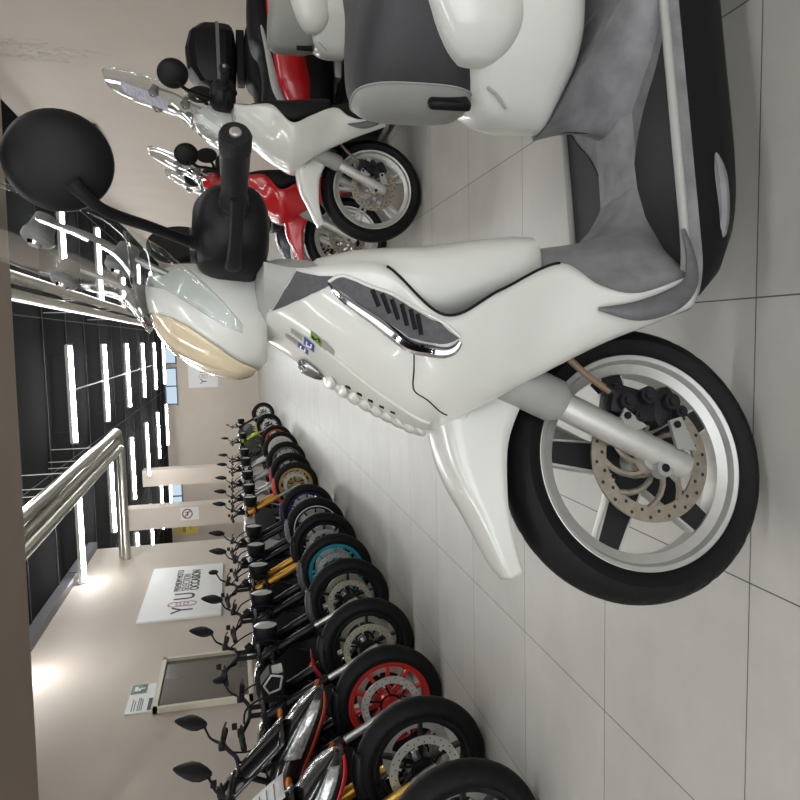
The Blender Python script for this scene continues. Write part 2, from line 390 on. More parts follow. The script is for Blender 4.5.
# no smoking sign on the column
t = root('no_smoking_notice', 'white notice with a red crossed circle on the nearest column', 'sign', (-4.05, 17.2, 2.02))
MB().box((0, -0.008, 0.17), (0.30, 0.012, 0.42)).build('panel', PANEL, t, smooth=False)
RED = mat('notice_red', '7e2f2c', 0.5)
MB().lathe([(0.095, -0.003), (0.12, -0.003), (0.12, 0.003), (0.095, 0.003)], (0, -0.018, 0.22), 'y', 32, closed=True).box((0, -0.018, 0.22), (0.2, 0.005, 0.024), Matrix.Rotation(rad(42), 3, 'Y')).build('crossed_circle', RED, t, smooth=False)
MB().box((0.0, -0.017, 0.215), (0.10, 0.004, 0.022)).box((0.035, -0.017, 0.25), (0.015, 0.004, 0.04)).build('cigarette', INK, t, smooth=False)
YEL = mat('yellow_poster', 'd6c66a', 0.6)
t = root('poster', 'yellow and orange poster on the wall of the side bay', 'poster', (-7.75, YE, 3.0))
MB().box((0, -0.02, 0.25), (0.9, 0.02, 0.95)).build('panel', YEL, t, smooth=False)
MB().box((-0.1, -0.035, 0.35), (0.5, 0.006, 0.12)).box((0.05, -0.035, 0.1), (0.6, 0.006, 0.05)).build('print', mat('poster_orange', 'b5842f', 0.6), t, smooth=False)

# ------------------------------------------------------------------ wheels
def tyre_mb(R, w, Rr):
    h = w/2; pr = [(Rr, -h*0.78), (Rr+0.012, -h*0.93)]
    for k in range(13):
        a = -1.25+2.5*k/12
        pr.append((Rr+0.012+(R-Rr-0.012)*(0.30+0.70*(cos(a)-cos(1.25))/(1-cos(1.25))) if abs(a) < 1.2 else Rr+0.012+(R-Rr-0.012)*0.30, h*sin(a)/sin(1.25)))
    pr += [(Rr+0.012, h*0.93), (Rr, h*0.78), (Rr-0.004, h*0.6), (Rr-0.004, -h*0.6)]
    n = 160; m = MB().lathe(pr, n=n, closed=True); k = len(pr)
    for i in range(n):
        for q in range(2, 15):
            u = q-2-6
            if 2 <= abs(u) <= 5 and (i+abs(u)*(1 if u > 0 else 1)) % 5 == 0:
                v = m.v[i*k+q]; r_ = sqrt(v.x**2+v.z**2); f_ = (r_-0.0035)/r_
                m.v[i*k+q] = Vector((v.x*f_, v.y*(0.985 if abs(u) > 4 else 1), v.z*f_))
    return m
def rim_mb(Rr, w):
    h = w/2*0.8
    pr = [(Rr+0.004, -h), (Rr-0.002, -h-0.003), (Rr-0.010, -h), (Rr-0.016, -h+0.012), (Rr-0.034, -h+0.02), (Rr-0.036, 0), (Rr-0.034, h-0.02), (Rr-0.016, h-0.012), (Rr-0.010, h), (Rr-0.002, h+0.003), (Rr+0.004, h), (Rr, 0)]
    return MB().lathe(pr, n=72, closed=True)
def spokes_mb(n, r0, r1, w0, w1, th, a0=0.0, split=0.0):
    m = MB()
    for k in range(n):
        a = a0+2*pi*k/n
        for sg in ((-1, 1) if split else (0,)):
            R = Matrix.Rotation(-a, 3, 'Y')
            pts = []
            for (r, w, o) in ((r0, w0, split*0.3*sg), (r1, w1, split*sg)):
                pts += [R @ Vector((r, y, w*z+o)) for y, z in ((-th/2, -.5), (th/2, -.5), (th/2, .5), (-th/2, .5))]
            m.add(pts, [(0, 1, 2, 3), (7, 6, 5, 4), (0, 4, 5, 1), (1, 5, 6, 2), (2, 6, 7, 3), (3, 7, 4, 0)])
    return m
def disc_mb(ro, ri, th, yo, holes=20, carrier=6, curl=0.5):
    m = MB(); n = holes*6 if holes else 60
    m.lathe([(ri, yo-th/2), (ro, yo-th/2), (ro, yo+th/2), (ri, yo+th/2)], n=n, closed=True)
    for k in range(carrier):
        a = 2*pi*k/carrier; p = []
        for q in range(6):
            u = q/5; r = 0.03+(ri+0.004-0.03)*u; p.append((cos(a+curl*u)*r, yo, sin(a+curl*u)*r))
        m.tube(p, 0.006, 6, flat=(1, 1))
    m.lathe([(0.0, yo-0.006), (0.036, yo-0.006), (0.036, yo+0.006), (0.0, yo+0.006)], n=24)
    return m
def holes_mb(ro, ri, yo, n):
    m = MB()
    for k in range(n):
        a = 2*pi*k/n
        for q in range(2):
            r = ri+(ro-ri)*(0.3+0.4*q); aa = a+q*pi/n
            m.lathe([(0, 0), (0.0036, 0)], (cos(aa)*r, yo, sin(aa)*r), 'y', 8)
    return m

# ------------------------------------------------------------------ the scooter
ROWS = [((-.283, 0, .992), (-.373, .17, .99)), ((-.234, 0, .924), (-.355, .20, .935)), ((-.171, 0, .843), (-.359, .22, .865)), ((-.123, 0, .768), (-.350, .23, .799)),
        ((-.089, 0, .693), (-.265, .25, .713)), ((-.116, .10, .631), (-.306, .245, .614)), ((-.158, .14, .547), (-.356, .23, .496)), ((-.222, .17, .40), (-.317, .23, .424)),
        ((-.253, .19, .309), (-.302, .235, .352)), ((-.281, .20, .23), (-.338, .235, .235))]
def shield(t, s, side=1):
    f = cr([r[0] for r in ROWS], t); r = cr([r[1] for r in ROWS], t); f.y = max(f.y, 0); q = s*pi/2
    return Vector((r.x+(f.x-r.x)*cos(q), side*(f.y+(r.y-f.y)*sin(q)), f.z+(r.z-f.z)*s))
def shield_n(t, s, side=1):
    e = 0.01
    a = shield(min(t+e, 9), s, side)-shield(max(t-e, 0), s, side); b = shield(t, min(s+e, 1), side)-shield(t, max(s-e, 0), side)
    n = a.cross(b)
    if n.length < 1e-9: return Vector((0, side, 0))
    n.normalize()
    return n if n.y*side + n.x*0.4 > 0 else -n
def patch(poly, off, side=1, grid=0.12):
    """closed (t,s) outline on the shield -> raised patch following its surface"""
    pts = []
    for i, p in enumerate(poly):
        q = poly[(i+1) % len(poly)]
        for k in range(4): pts.append(Vector((p[0]+(q[0]-p[0])*k/4, (p[1]+(q[1]-p[1])*k/4)*3)))
    nb = len(pts); inner = []
    t0, t1 = min(p.x for p in pts), max(p.x for p in pts); s0, s1 = min(p.y for p in pts), max(p.y for p in pts)
    def inside(P):
        c = False
        for i in range(nb):
            a, b = pts[i], pts[i-1]
            if (a.y > P.y) != (b.y > P.y) and P.x < (b.x-a.x)*(P.y-a.y)/(b.y-a.y)+a.x: c = not c
        return c
    x = t0+grid*0.5
    while x < t1:
        yv = s0+grid*0.5
        while yv < s1:
            P = Vector((x, yv))
            if inside(P) and min((P-q).length for q in pts) > grid*0.35: inner.append(P)
            yv += grid
        x += grid
    vs, es, fs, *_ = geometry.delaunay_2d_cdt(pts+inner, [], [list(range(nb))], 1, 1e-5)
    m = MB(); V = []
    for v in vs: V.append(shield(v.x, v.y/3, side)+shield_n(v.x, v.y/3, side)*off)
    m.add(V, [list(f) for f in fs])
    return m
def sline(ts, r, off=0.0, side=1, k=6, n=8, rr=None):
    P = smooth_path([(a, b, 0) for a, b in ts], k)
    return MB().tube([shield(p.x, min(max(p.y, 0), 1), side)+shield_n(p.x, min(max(p.y, 0), 1), side)*off for p in P], rr or r, n)
VENT = [(.914, .971), (1.427, .929), (1.916, .918), (2.588, .868), (3.1, .872), (3.376, .893), (3.9, .945), (4.221, .862), (3.78, .809), (3.334, .735), (2.837, .731), (2.258, .781), (1.62, .87), (1.2, .80), (.825, .706), (.306, .517), (.607, .773)]
SLOTS = [((2.59, .865), (2.722, .796)), ((2.821, .86), (2.961, .784)), ((3.029, .855), (3.139, .781)), ((3.226, .868), (3.307, .787)), ((3.393, .885), (3.452, .803)), ((3.513, .895), (3.556, .804))]
STEER = Matrix.Translation((-0.25, 0, 0)) @ Matrix.Rotation(0.13, 4, 'Z') @ Matrix.Translation((0.25, 0, 0))

def make_scooter(label, loc, rz, paint, trim, seat1, seat2, wheel_mat, spoke_mat, steer=STEER, screen=True, detail=True, screen_h=1.0, rear_paint=None, stripe=None, top_box=False, sticker=False, inner_m=None, group=None):
    T = root('scooter', label, 'scooter', loc, rz, group)
    st = lambda mb: mb.xf(steer)
    R, w, Rr = 0.276, 0.112, 0.214
    ax = Matrix.Translation((0, 0, R))
    # front wheel
    fwm = rim_mb(Rr, w*0.9); fwm.lathe([(0.0, -0.05), (0.034, -0.05), (0.034, 0.05), (0.0, 0.05)], n=24)
    wheel = st(fwm.xf(ax)).build('front_wheel', wheel_mat, T)
    st(tyre_mb(R, w, Rr).xf(ax)).build('tyre', RUBBER, wheel)
    for k in range(5):
        sp = spokes_mb(1, 0.03, Rr-0.03, 0.058, 0.042, 0.03, a0=rad(100+72*k), split=0.0 if spoke_mat is not SILVER else 0.014) if spoke_mat is not SILVER else spokes_mb(1, 0.03, Rr-0.03, 0.016, 0.012, 0.03, a0=rad(100+72*k), split=0.02)
        st(sp.xf(ax)).build('spoke', spoke_mat, wheel, smooth=False)
        if spoke_mat is not SILVER:
            rb = MB()
            for sg in (-1, 1):
                a = rad(100+72*k); Rm = Matrix.Rotation(-a, 3, 'Y')
                rb.tube([Rm @ Vector((0.05, 0.0, sg*0.030)), Rm @ Vector((Rr-0.03, 0.0, sg*0.023))], 0.0055, 6, flat=(1, 2.8))
            st(rb.xf(ax)).build('spoke_edge', wheel_mat, wheel)
    dm = disc_mb(0.122, 0.092, 0.005, 0.068, 20, 9, 0.9)
    disc = st(dm.xf(ax)).build('brake_disc', STEEL, wheel)
    st(holes_mb(0.122, 0.092, 0.0712, 18).xf(ax)).build('disc_hole', mat('hole_dark', '2b2721', 0.8), wheel, smooth=False)
    st(MB().cyl((-0.165, 0.0, R+0.06), (-0.145, 0.012, R+0.052), 0.005, 8).xf(Matrix())).build('valve_stem', MATTE, wheel)
    # fork
    for sg in (1, -1):
        y = 0.093*sg
        f = MB().tube([(0.024, y, 0.218), (0.018, y, 0.229), (-0.105, y, 0.45), (-0.125, y, 0.486)], [0.022, 0.026, 0.027, 0.027], 20)
        fk = st(f).build('fork_leg', SILVER, T)
        st(MB().tube([(-0.107, y, 0.453), (-0.115, y, 0.467), (-0.17, y*0.94, 0.566), (-0.23, y*0.86, 0.672)], [0.031, 0.041, 0.043, 0.043], 20)).build('fork_cover', mat('fork_cover_grey', '8c8c88', 0.5), fk)
        st(MB().tube([(0.024, y-sg*0.005, R-0.004), (0.024, y+sg*0.016, R-0.004)], [0.019, 0.016], 16).tube([(0.0, y, R), (0.0, y*0.5, R)], 0.03, 16).box((0.012, y-sg*0.002, R-0.005), (0.04, 0.02, 0.036), bev=0.006)).build('axle_clamp', ALU, fk)
        st(MB().cyl((0.024, y+sg*0.016, R-0.004), (0.024, y+sg*0.018, R-0.004), 0.008, 12)).build('axle_bolt', MATTE, fk)
        if sg == 1:
            c = MB()
            c.box((-0.104, 0.070, 0.306), (0.062, 0.06, 0.10), Matrix.Rotation(rad(-18), 3, 'Y'), bev=0.012)
            c.box((-0.095, 0.070, 0.246), (0.066, 0.06, 0.07), Matrix.Rotation(rad(25), 3, 'Y'), bev=0.012)
            for (x, z, r) in ((-0.105, 0.33, 0.016), (-0.115, 0.285, 0.017), (-0.10, 0.238, 0.016), (-0.075, 0.31, 0.012), (-0.08, 0.222, 0.012)):
                c.cyl((x, 0.10, z), (x, 0.116, z), r, 12)
                c.cyl((x, 0.116, z), (x, 0.122, z), r*0.55, 8)
            c.tube([(-0.128, 0.09, 0.345), (-0.14, 0.09, 0.36)], 0.008, 8)
            cal = st(c).build('brake_caliper', mat('caliper_black', '1d1d20', 0.5, bump=0.8, bscale=120), fk, angle=30)
            bk = MB().prism([(-0.045, 0.335), (-0.075, 0.352), (-0.092, 0.34), (-0.055, 0.300)], 'y', 0.108, 0.116)
            bk.prism([(-0.008, 0.245), (-0.064, 0.252), (-0.070, 0.226), (-0.005, 0.205)], 'y', 0.108, 0.116)
            each(st(bk), 'caliper_bracket', ALU, fk, smooth=False)
            each(st(MB().cyl((-0.077, 0.116, 0.338), (-0.077, 0.12, 0.338), 0.007, 8).cyl((-0.055, 0.116, 0.238), (-0.055, 0.12, 0.238), 0.007, 8)), 'caliper_bolt', MATTE, fk)
            st(MB().tube(smooth_path([(-0.13, 0.09, 0.352), (-0.165, 0.095, 0.40), (-0.205, 0.10, 0.44), (-0.25, 0.10, 0.47)]), 0.007, 8)).build('brake_hose', mat('tan_hose', '7b6550', 0.6), fk)
    # front fender: ridge line, side line
    ridge = [(-0.16, 0.675), (-0.12, 0.685), (-0.088, 0.684), (-0.03, 0.676), (0.028, 0.656), (0.077, 0.631), (0.134, 0.606), (0.175, 0.588), (0.200, 0.572)]
    low = [(-0.172, 0.48), (-0.15, 0.50), (-0.129, 0.52), (-0.079, 0.55), (-0.033, 0.566), (0.031, 0.572), (0.085, 0.571), (0.139, 0.562), (0.190, 0.548)]
    wid = [0.085, 0.085, 0.085, 0.083, 0.078, 0.071, 0.062, 0.052, 0.036]
    rows = []; NN = 32
    for i in range(NN+1):
        t = i*8/NN; a = cr([(p[0], 0, p[1]) for p in ridge], t); b = cr([(p[0], 0, p[1]) for p in low], t); hw = interp(wid, t)
        row = []
        for k in range(-10, 11):
            u = k/10; q = abs(u)
            if q < 0.55: f_ = (q/0.55); yy = hw*0.86*sin(f_*pi/2); zz = 0.16*(1-cos(f_*pi/2))
            else: f_ = (q-0.55)/0.45; yy = hw*(0.86+0.14*f_); zz = 0.16+0.84*f_
            row.append(a.lerp(b, zz)+Vector((0, math.copysign(yy, u), 0)))
        rows.append(row)
    fm = MB()
    for sgn_row in (rows,): fm.loft(rows, caps=False, closed=False)
    fen_ = st(fm).build('front_fender', paint, T, angle=70, solid=0.004)
    st(MB().ell((-0.112, 0.0, 0.648), (0.04, 0.088, 0.034), 28, 14, Matrix.Rotation(rad(35), 3, 'Y'))).build('fender_boss', paint, fen_)
    # leg shield
    NT, NS = 54, 16
    sh = MB()
    rws = [[shield(9*i/NT, s_/NS, 1) for s_ in range(NS, -1, -1)] for i in range(NT+1)]
    sh.loft(rws, caps=False, closed=False)
    rws2 = [[Vector((p.x, -p.y, p.z)) for p in r] for r in rws]
    sh.loft(rws2, caps=False, closed=False)
    shl = sh.build('leg_shield', paint, T, angle=60, solid=0.005)
    for sg in ((1, -1) if detail else ()):
        v = patch(VENT, 0.003, sg).build('side_vent', trim, shl, angle=60)
        for a, b in SLOTS: sline([a, ((a[0]+b[0])/2, (a[1]+b[1])/2), b], 0.004, 0.003, sg, n=6).build('vent_slot', MATTE, v)
        sline([(1.60, .885), (1.86, .806), (2.535, .731), (3.24, .690), (3.73, .757), (4.1, .80), (4.23, .84)], 0.006, 0.003, sg, rr=[0.002, 0.006, 0.009, 0.011, 0.0105, 0.008, 0.004]).build('vent_trim', CHROME, shl)
        sline([(1.60, .89), (1.916, .925), (2.588, .878), (3.1, .882), (3.376, .903), (3.9, .955), (4.23, .87)], 0.003, 0.002, sg).build('vent_rim', paint, shl)
        sline([(3.402, .674), (3.407, .576), (3.435, .455), (3.766, .43), (4.222, .31)], 0.0014, 0.0, sg).build('panel_seam', MATTE, shl)
        sline([(3.0, 1.0), (3.5, 1.0), (4.0, 1.0), (4.5, 1.0), (5.0, 1.0), (5.5, 1.0), (6.0, 1.0)], 0.0024, 0.0, sg).build('edge_gap_shade', MATTE, shl)  # black strip standing in for the shade of the gap behind the edge
    if detail:
        for sg in (1, -1): patch([(0.0, 1.0), (0.5, 1.0), (0.9, .985), (.59, .79), (.285, .53), (0.0, .50)], 0.0025, sg, grid=0.1).build('dash_cap', mat('dash_grey', '9b9b97', 0.35), shl, angle=60)
        # horn grille of white fins down the nose
        g = MB(); slot = MB()
        for k in range(9):
            t = 1.66+0.27*k; sc = 1.0-0.055*k
            c = shield(t, 0); d = (shield(t+0.05, 0)-shield(t-0.05, 0)).normalized(); n = Vector((-d.z, 0, d.x)); n = n if n.x > 0 else -n
            Rm = Matrix((d, Vector((0, 1, 0)), n)).transposed()
            g.ell(c+n*0.001, (0.0165, 0.050*sc, 0.0065), 20, 8, Rm @ Matrix.Rotation(rad(-22), 3, 'Y'))
            for sg in ((-1, 1) if 0 < k < 6 else ()): slot.box(shield(t+0.1, 0.15, sg)-n*0.001, (0.009, 0.010*sc, 0.006), Rm @ Matrix.Rotation(rad(25), 3, 'Z'))
        g.build('horn_grille', paint, shl); MB().tube([shield(1.6+0.27*k, 0)+Vector((0.001, 0, 0)) for k in range(10)], 0.007, 8, flat=(1, 3.5)).build('grille_spine', paint, shl); each(slot, 'grille_slot', MATTE, shl, smooth=False)
        for sg in (1, -1): sline([(1.5, .40), (2.2, .33), (3.0, .27), (3.9, .22)], 0.004, 0.0, sg).build('nose_ridge', paint, shl)
        # chrome crest
        cpts = [shield(0.95+0.09*k, 0) + Vector((0.006, 0, 0.0)) for k in range(7)]
        MB().tube(cpts, [0.006, 0.018, 0.022, 0.02, 0.017, 0.013, 0.005], 12, flat=(0.6, 1.5)).tube([shield(1.0+0.1*k, .10)+Vector((0.006, 0, 0)) for k in range(5)], [0.002, 0.006, 0.006, 0.004, 0.002], 8).build('crest', mat('dull_chrome', '8d8d8d', 0.25, 0.9), shl)
        GR = mat('sticker_grey', '8b8b86', 0.5); BL = mat('sticker_blue', '26387f', 0.4); GN = mat('sticker_green', '5e7f22', 0.4); WS = mat('sticker_white', 'e8e8ea', 0.4)
        def quad(t, s, dt, ds, m, off=0.0015, nm='sticker', tw=0.0):
            return patch([(t-dt, s-ds+tw), (t+dt, s-ds-tw), (t+dt, s+ds-tw), (t-dt, s+ds+tw)], off, grid=0.3).build(nm, m, shl)
        quad(.87, .395, .125, .027, GR, tw=0.012); quad(.76, .298, .125, .026, GR, tw=0.012); quad(1.55, .43, .12, .035, GR, tw=0.02)
        q1 = quad(1.155, .365, .115, .042, BL, tw=0.015); q2 = quad(1.03, .272, .125, .034, BL, tw=0.012); q3 = quad(1.30, .46, .12, .035, GN, tw=0.018)
        for (tt, ss) in ((1.155, .365), (1.03, .272)):
            MB().tube([shield(tt-.05, ss+.018)+shield_n(tt, ss)*.0022, shield(tt-.05, ss-.02)+shield_n(tt, ss)*.0022, shield(tt+.045, ss-.02)+shield_n(tt, ss)*.0022, shield(tt+.05, ss+.02)+shield_n(tt, ss)*.0022], 0.0014, 6).build('sticker_mark', WS, shl)
        MB().tube([shield(1.30+a, .46+b)+shield_n(1.3, .46)*.0022 for a, b in ((-.08, .01), (-.05, -.015), (0, .0), (.05, .015), (.08, -.01))], 0.0014, 6).build('sticker_mark', mat('sticker_dark', '1e2a12', 0.5), shl)
    # dash panel behind the top of the shield
    rg = []
    for (z, xf_, xr_, w_) in ((0.86, -0.30, -0.375, 0.19), (0.92, -0.275, -0.40, 0.185), (0.965, -0.285, -0.405, 0.165), (0.99, -0.29, -0.40, 0.15), (1.0, -0.30, -0.385, 0.13), (1.004, -0.32, -0.37, 0.09)):
        rg.append(sring((xf_+xr_)/2, 0, z, (xf_-xr_)/2, w_, 'xy', 32, 2.6))
    MB().loft(rg).build('dash_panel', mat('dash_grey', '9b9b97', 0.35), T, angle=50)
    # inner panel (glove box column)
    rg = []
    for (z, xf_, xr_, w_) in ((0.925, -0.335, -0.375, 0.15), (0.90, -0.32, -0.395, 0.175), (0.84, -0.29, -0.408, 0.20), (0.78, -0.275, -0.412, 0.213), (0.72, -0.25, -0.415, 0.220), (0.62, -0.28, -0.428, 0.212), (0.55, -0.30, -0.437, 0.20), (0.515, -0.32, -0.435, 0.195), (0.505, -0.33, -0.42, 0.18)):
        rg.append(sring((xf_+xr_)/2, 0, z, (xf_-xr_)/2, w_, 'xy', 40, 3.2))
    MB().loft(rg).build('inner_panel', inner_m or paint, T, angle=50)
    # kick panel: upright riser that spreads into the floor along the mats
    rws = []
    floor_x = [(0.0, -0.62), (0.05, -0.60), (0.063, -0.58), (0.09, -0.486), (0.145, -0.40), (0.19, -0.358), (0.212, -0.345)]
    def fx(y):
        y = abs(y)
        for (a, xa), (b, xb) in zip(floor_x, floor_x[1:]):
            if y <= b: return xa+(xb-xa)*(y-a)/(b-a)
        return floor_x[-1][1]
    for (z, xr_, w_, f_) in ((0.53, -0.415, 0.195, 0), (0.49, -0.425, 0.207, 0), (0.43, -0.432, 0.215, 0), (0.37, -0.440, 0.218, 0.02), (0.32, -0.452, 0.217, 0.10), (0.28, -0.465, 0.215, 0.30), (0.255, -0.475, 0.213, 0.55), (0.240, -0.48, 0.212, 0.8), (0.2305, -0.48, 0.212, 1.0)):
        row = []
        for k in range(-24, 25):
            u = k/24; y = w_*u
            xs_ = xr_+0.135*abs(u)**4
            row.append(Vector((xs_+(fx(y)-xs_)*f_, y, z)))
        row += [Vector((-0.29, w_, z)), Vector((-0.29, -w_, z))]
        rws.append(row)
    MB().loft(rws).build('kick_panel', inner_m or GREYP, T, angle=50)
    # floorboard with mats and edge trim
    def outline(ww, x0, x1, n=10, fr=0.10):
        o = []
        for k in range(n+1):
            a = pi/2*k/n; o.append((x0-fr+fr*sin(a), ww-0.06+0.06*cos(a)))
        o = [(x1, ww)]+o
        return o+[(x, -y) for x, y in o[::-1]]
    ol = outline(0.215, -0.285, -1.0)
    fb = MB().prism(ol, 'z', 0.205, 0.229).build('floorboard', GREYP, T, angle=30)
    for sg in (1, -1):
        inner = smooth_path([(-0.82, 0.207, 0), (-0.757, 0.165, 0), (-0.687, 0.105, 0), (-0.59, 0.063, 0), (-0.486, 0.09, 0), (-0.40, 0.145, 0), (-0.355, 0.19, 0), (-0.352, 0.205, 0)], 4)
        pl = [(p.x, p.y*sg) for p in inner]
        MB().prism(pl, 'z', 0.228, 0.232).build('floor_mat', mat('mat_rubber', '2a2a2c', 0.7, bump=0.3, bscale=300), fb, smooth=False)
        MB().tube(smooth_path([(-1.0, 0.212*sg, 0.236), (-0.82, 0.213*sg, 0.236), (-0.6, 0.213*sg, 0.236), (-0.40, 0.212*sg, 0.237), (-0.335, 0.20*sg, 0.24), (-0.30, 0.17*sg, 0.245)]), 0.0085, 10).build('edge_trim', LGREY, fb)
        tg = MB().tube(smooth_path([(-0.275, 0.232*sg, 0.432), (-0.268, 0.243*sg, 0.365), (-0.285, 0.247*sg, 0.300), (-0.315, 0.244*sg, 0.258), (-0.365, 0.236*sg, 0.245), (-0.42, 0.224*sg, 0.247)], 8), [0.003, 0.017, 0.020, 0.015, 0.010, 0.005], 10, flat=(1, 0.6))
        tg.build('toe_guard', mat('toe_guard_grey', '58585b', 0.5, var=0.15, scale=60), T)
    tn = []
    for (x, wt, zt) in ((-0.38, 0.10, 0.232), (-0.44, 0.075, 0.250), (-0.5, 0.058, 0.252), (-0.62, 0.052, 0.252), (-0.72, 0.052, 0.252)):
        tn.append([(x, -wt-0.02, 0.226), (x, -wt, zt-0.006), (x, -wt+0.012, zt), (x, 0, zt+0.003), (x, wt-0.012, zt), (x, wt, zt-0.006), (x, wt+0.02, 0.226)])
    MB().loft(tn).build('floor_tunnel', GREYP, T, angle=40)
    # skirt under the floorboard
    rg = []
    for (z, sc, xo) in ((0.21, 1.0, 0), (0.18, 1.0, -0.012), (0.14, 0.99, -0.05), (0.11, 0.96, -0.105), (0.096, 0.9, -0.16), (0.09, 0.75, -0.21)):
        oo = [(xo+x if x > -0.9 else x, y*sc) for x, y in outline(0.214, -0.30, -1.32, fr=0.16)]
        rg.append([Vector((x, y, z)) for x, y in oo])
    MB().loft(rg).build('under_skirt', BLACK, T, angle=45)
    for sg in (1, -1):
        f = MB().tube(smooth_path([(-0.585, 0.205*sg, 0.155), (-0.53, 0.212*sg, 0.15), (-0.45, 0.205*sg, 0.148), (-0.395, 0.178*sg, 0.15)]), [0.003, 0.012, 0.012, 0.012], 8).build('skirt_rail', GREYP, T)
    # rear skirt (grey flare) and rear body
    cols = []
    prof = [(-0.69, 0.015, 0.012, 0.408), (-0.694, 0.035, 0.030, 0.404), (-0.708, 0.058, 0.058, 0.394), (-0.745, 0.10, 0.098, 0.376), (-0.79, 0.15, 0.138, 0.354), (-0.86, 0.208, 0.20, 0.32), (-1.0, 0.212, 0.21, 0.30), (-1.2, 0.20, 0.205, 0.29), (-1.35, 0.18, 0.19, 0.29)]
    rr_ = []
    for (x, yb, yt, zt) in prof:
        row = []
        for k in range(9):
            u = k/8; q = u*u*(3-2*u)
            row.append(Vector((x-0.012*sin(u*pi), yb+(yt-yb)*u-0.016*sin(u*pi), 0.228+(zt-0.228)*u)))
        rr_.append(row)
    full = [r+[Vector((p.x, -p.y, p.z)) for p in r[::-1]] for r in rr_]
    MB().loft(full).build('rear_skirt', inner_m or GREYP, T, angle=50)
    st_ = [(-0.698, 0.015, 0.405, 0.46), (-0.704, 0.034, 0.397, 0.50), (-0.718, 0.058, 0.388, 0.535), (-0.75, 0.092, 0.372, 0.57), (-0.81, 0.145, 0.345, 0.61), (-0.9, 0.192, 0.335, 0.66), (-1.1, 0.20, 0.335, 0.72), (-1.3, 0.195, 0.335, 0.76), (-1.5, 0.165, 0.36, 0.79), (-1.66, 0.11, 0.46, 0.80), (-1.75, 0.04, 0.56, 0.79)]
    ns = 40; rg = []
    for i in range(ns+1):
        t = i*(len(st_)-1)/ns; q = [interp([s_[k] for s_ in st_], t) for k in range(4)]
        rg.append(sring(q[0], 0, (q[2]+q[3])/2, q[1], (q[3]-q[2])/2, 'yz', 36, 3.4))
    body = MB().loft(rg).build('rear_body', rear_paint or paint, T, angle=50)
    for sg in (1, -1):
        pd = MB(); pr_ = [(-0.772, 0.02, 0.575, 0.012), (-0.777, 0.06, 0.575, 0.035), (-0.80, 0.10, 0.575, 0.065), (-0.85, 0.13, 0.58, 0.092), (-0.95, 0.15, 0.60, 0.105), (-1.2, 0.15, 0.64, 0.10), (-1.4, 0.12, 0.68, 0.08), (-1.55, 0.05, 0.72, 0.04)]
        rg = []
        for i in range(29):
            t = i/4; q = [interp([s_[k] for s_ in pr_], t) for k in range(4)]
            yb_ = 0.165-0.055*max(0.0, min(1.0, (q[0]+0.95)/0.17))
            rg.append([(q[0], (yb_+0.062*min(1, q[3]/0.08)*max(0, cos(a))**0.6 if cos(a) > 0 else yb_-0.015)*sg, q[2]+q[3]*sin(a)) for a in [2*pi*k/28 for k in range(28)]])
        pd.loft(rg).build('side_pod', paint, T, angle=50)
    MB().tube(smooth_path([(-0.745, 0.082, 0.545), (-0.733, 0.076, 0.525), (-0.716, 0.058, 0.50)]), 0.003, 8).build('seat_catch', LGREY, body)
    # seat
    ss = [(-0.718, 0.022, 0.63, 0.74), (-0.726, 0.042, 0.585, 0.775), (-0.742, 0.066, 0.562, 0.793), (-0.79, 0.112, 0.55, 0.803), (-0.87, 0.158, 0.565, 0.80), (-1.0, 0.185, 0.60, 0.79), (-1.15, 0.18, 0.64, 0.81), (-1.22, 0.17, 0.66, 0.86), (-1.4, 0.15, 0.72, 0.875), (-1.58, 0.10, 0.76, 0.86), (-1.64, 0.05, 0.78, 0.845)]
    rg = []
    for i in range(41):
        t = i*10/40; q = [interp([s_[k] for s_ in ss], t) for k in range(4)]
        rg.append(sring(q[0], 0, (q[2]+q[3])/2, q[1], (q[3]-q[2])/2, 'yz', 36, 3.0))
    seat = MB().loft(rg).build('seat', seat1, T, angle=60)
    bd = []
    for (x, hw, z0, z1) in ((-0.714, 0.010, 0.65, 0.71), (-0.715, 0.026, 0.62, 0.745), (-0.723, 0.045, 0.582, 0.778), (-0.733, 0.059, 0.568, 0.79), (-0.743, 0.070, 0.558, 0.796), (-0.748, 0.074, 0.556, 0.798)):
        bd.append(sring(x, 0, (z0+z1)/2, hw, (z1-z0)/2, 'yz', 36, 3.0))
    MB().loft(bd).build('seat_band', seat2, seat, angle=60)
    pp = sring(-0.748, 0, 0.677, 0.0745, 0.122, 'yz', 48, 3.0)
    MB().tube(pp+[pp[0]], 0.0022, 6).build('seat_piping', mat('piping_grey', '8d8d8a', 0.6), seat)
    RL = Matrix.Rotation(rad(-50), 3, 'Z')
    MB().box((-0.728, 0.048, 0.615), (0.02, 0.045, 0.085), RL, bev=0.007).build('lock_plate', BLACK, seat)
    MB().box((-0.721, 0.056, 0.607), (0.010, 0.022, 0.04), RL, bev=0.004).build('lock_cover', GLOSSB, seat)
    if stripe:
        for sg in (1, -1):
            MB().tube(smooth_path([(-1.5, .125*sg, .83), (-1.2, .172*sg, .775), (-1.05, .182*sg, .745), (-.9, .179*sg, .715), (-.82, .166*sg, .675), (-.77, .146*sg, .625), (-.75, .13*sg, .575)]), [0.006, 0.012, 0.022, 0.026, 0.022, 0.014, 0.006], 10, flat=(1, 0.35)).build('seat_stripe', stripe, seat)
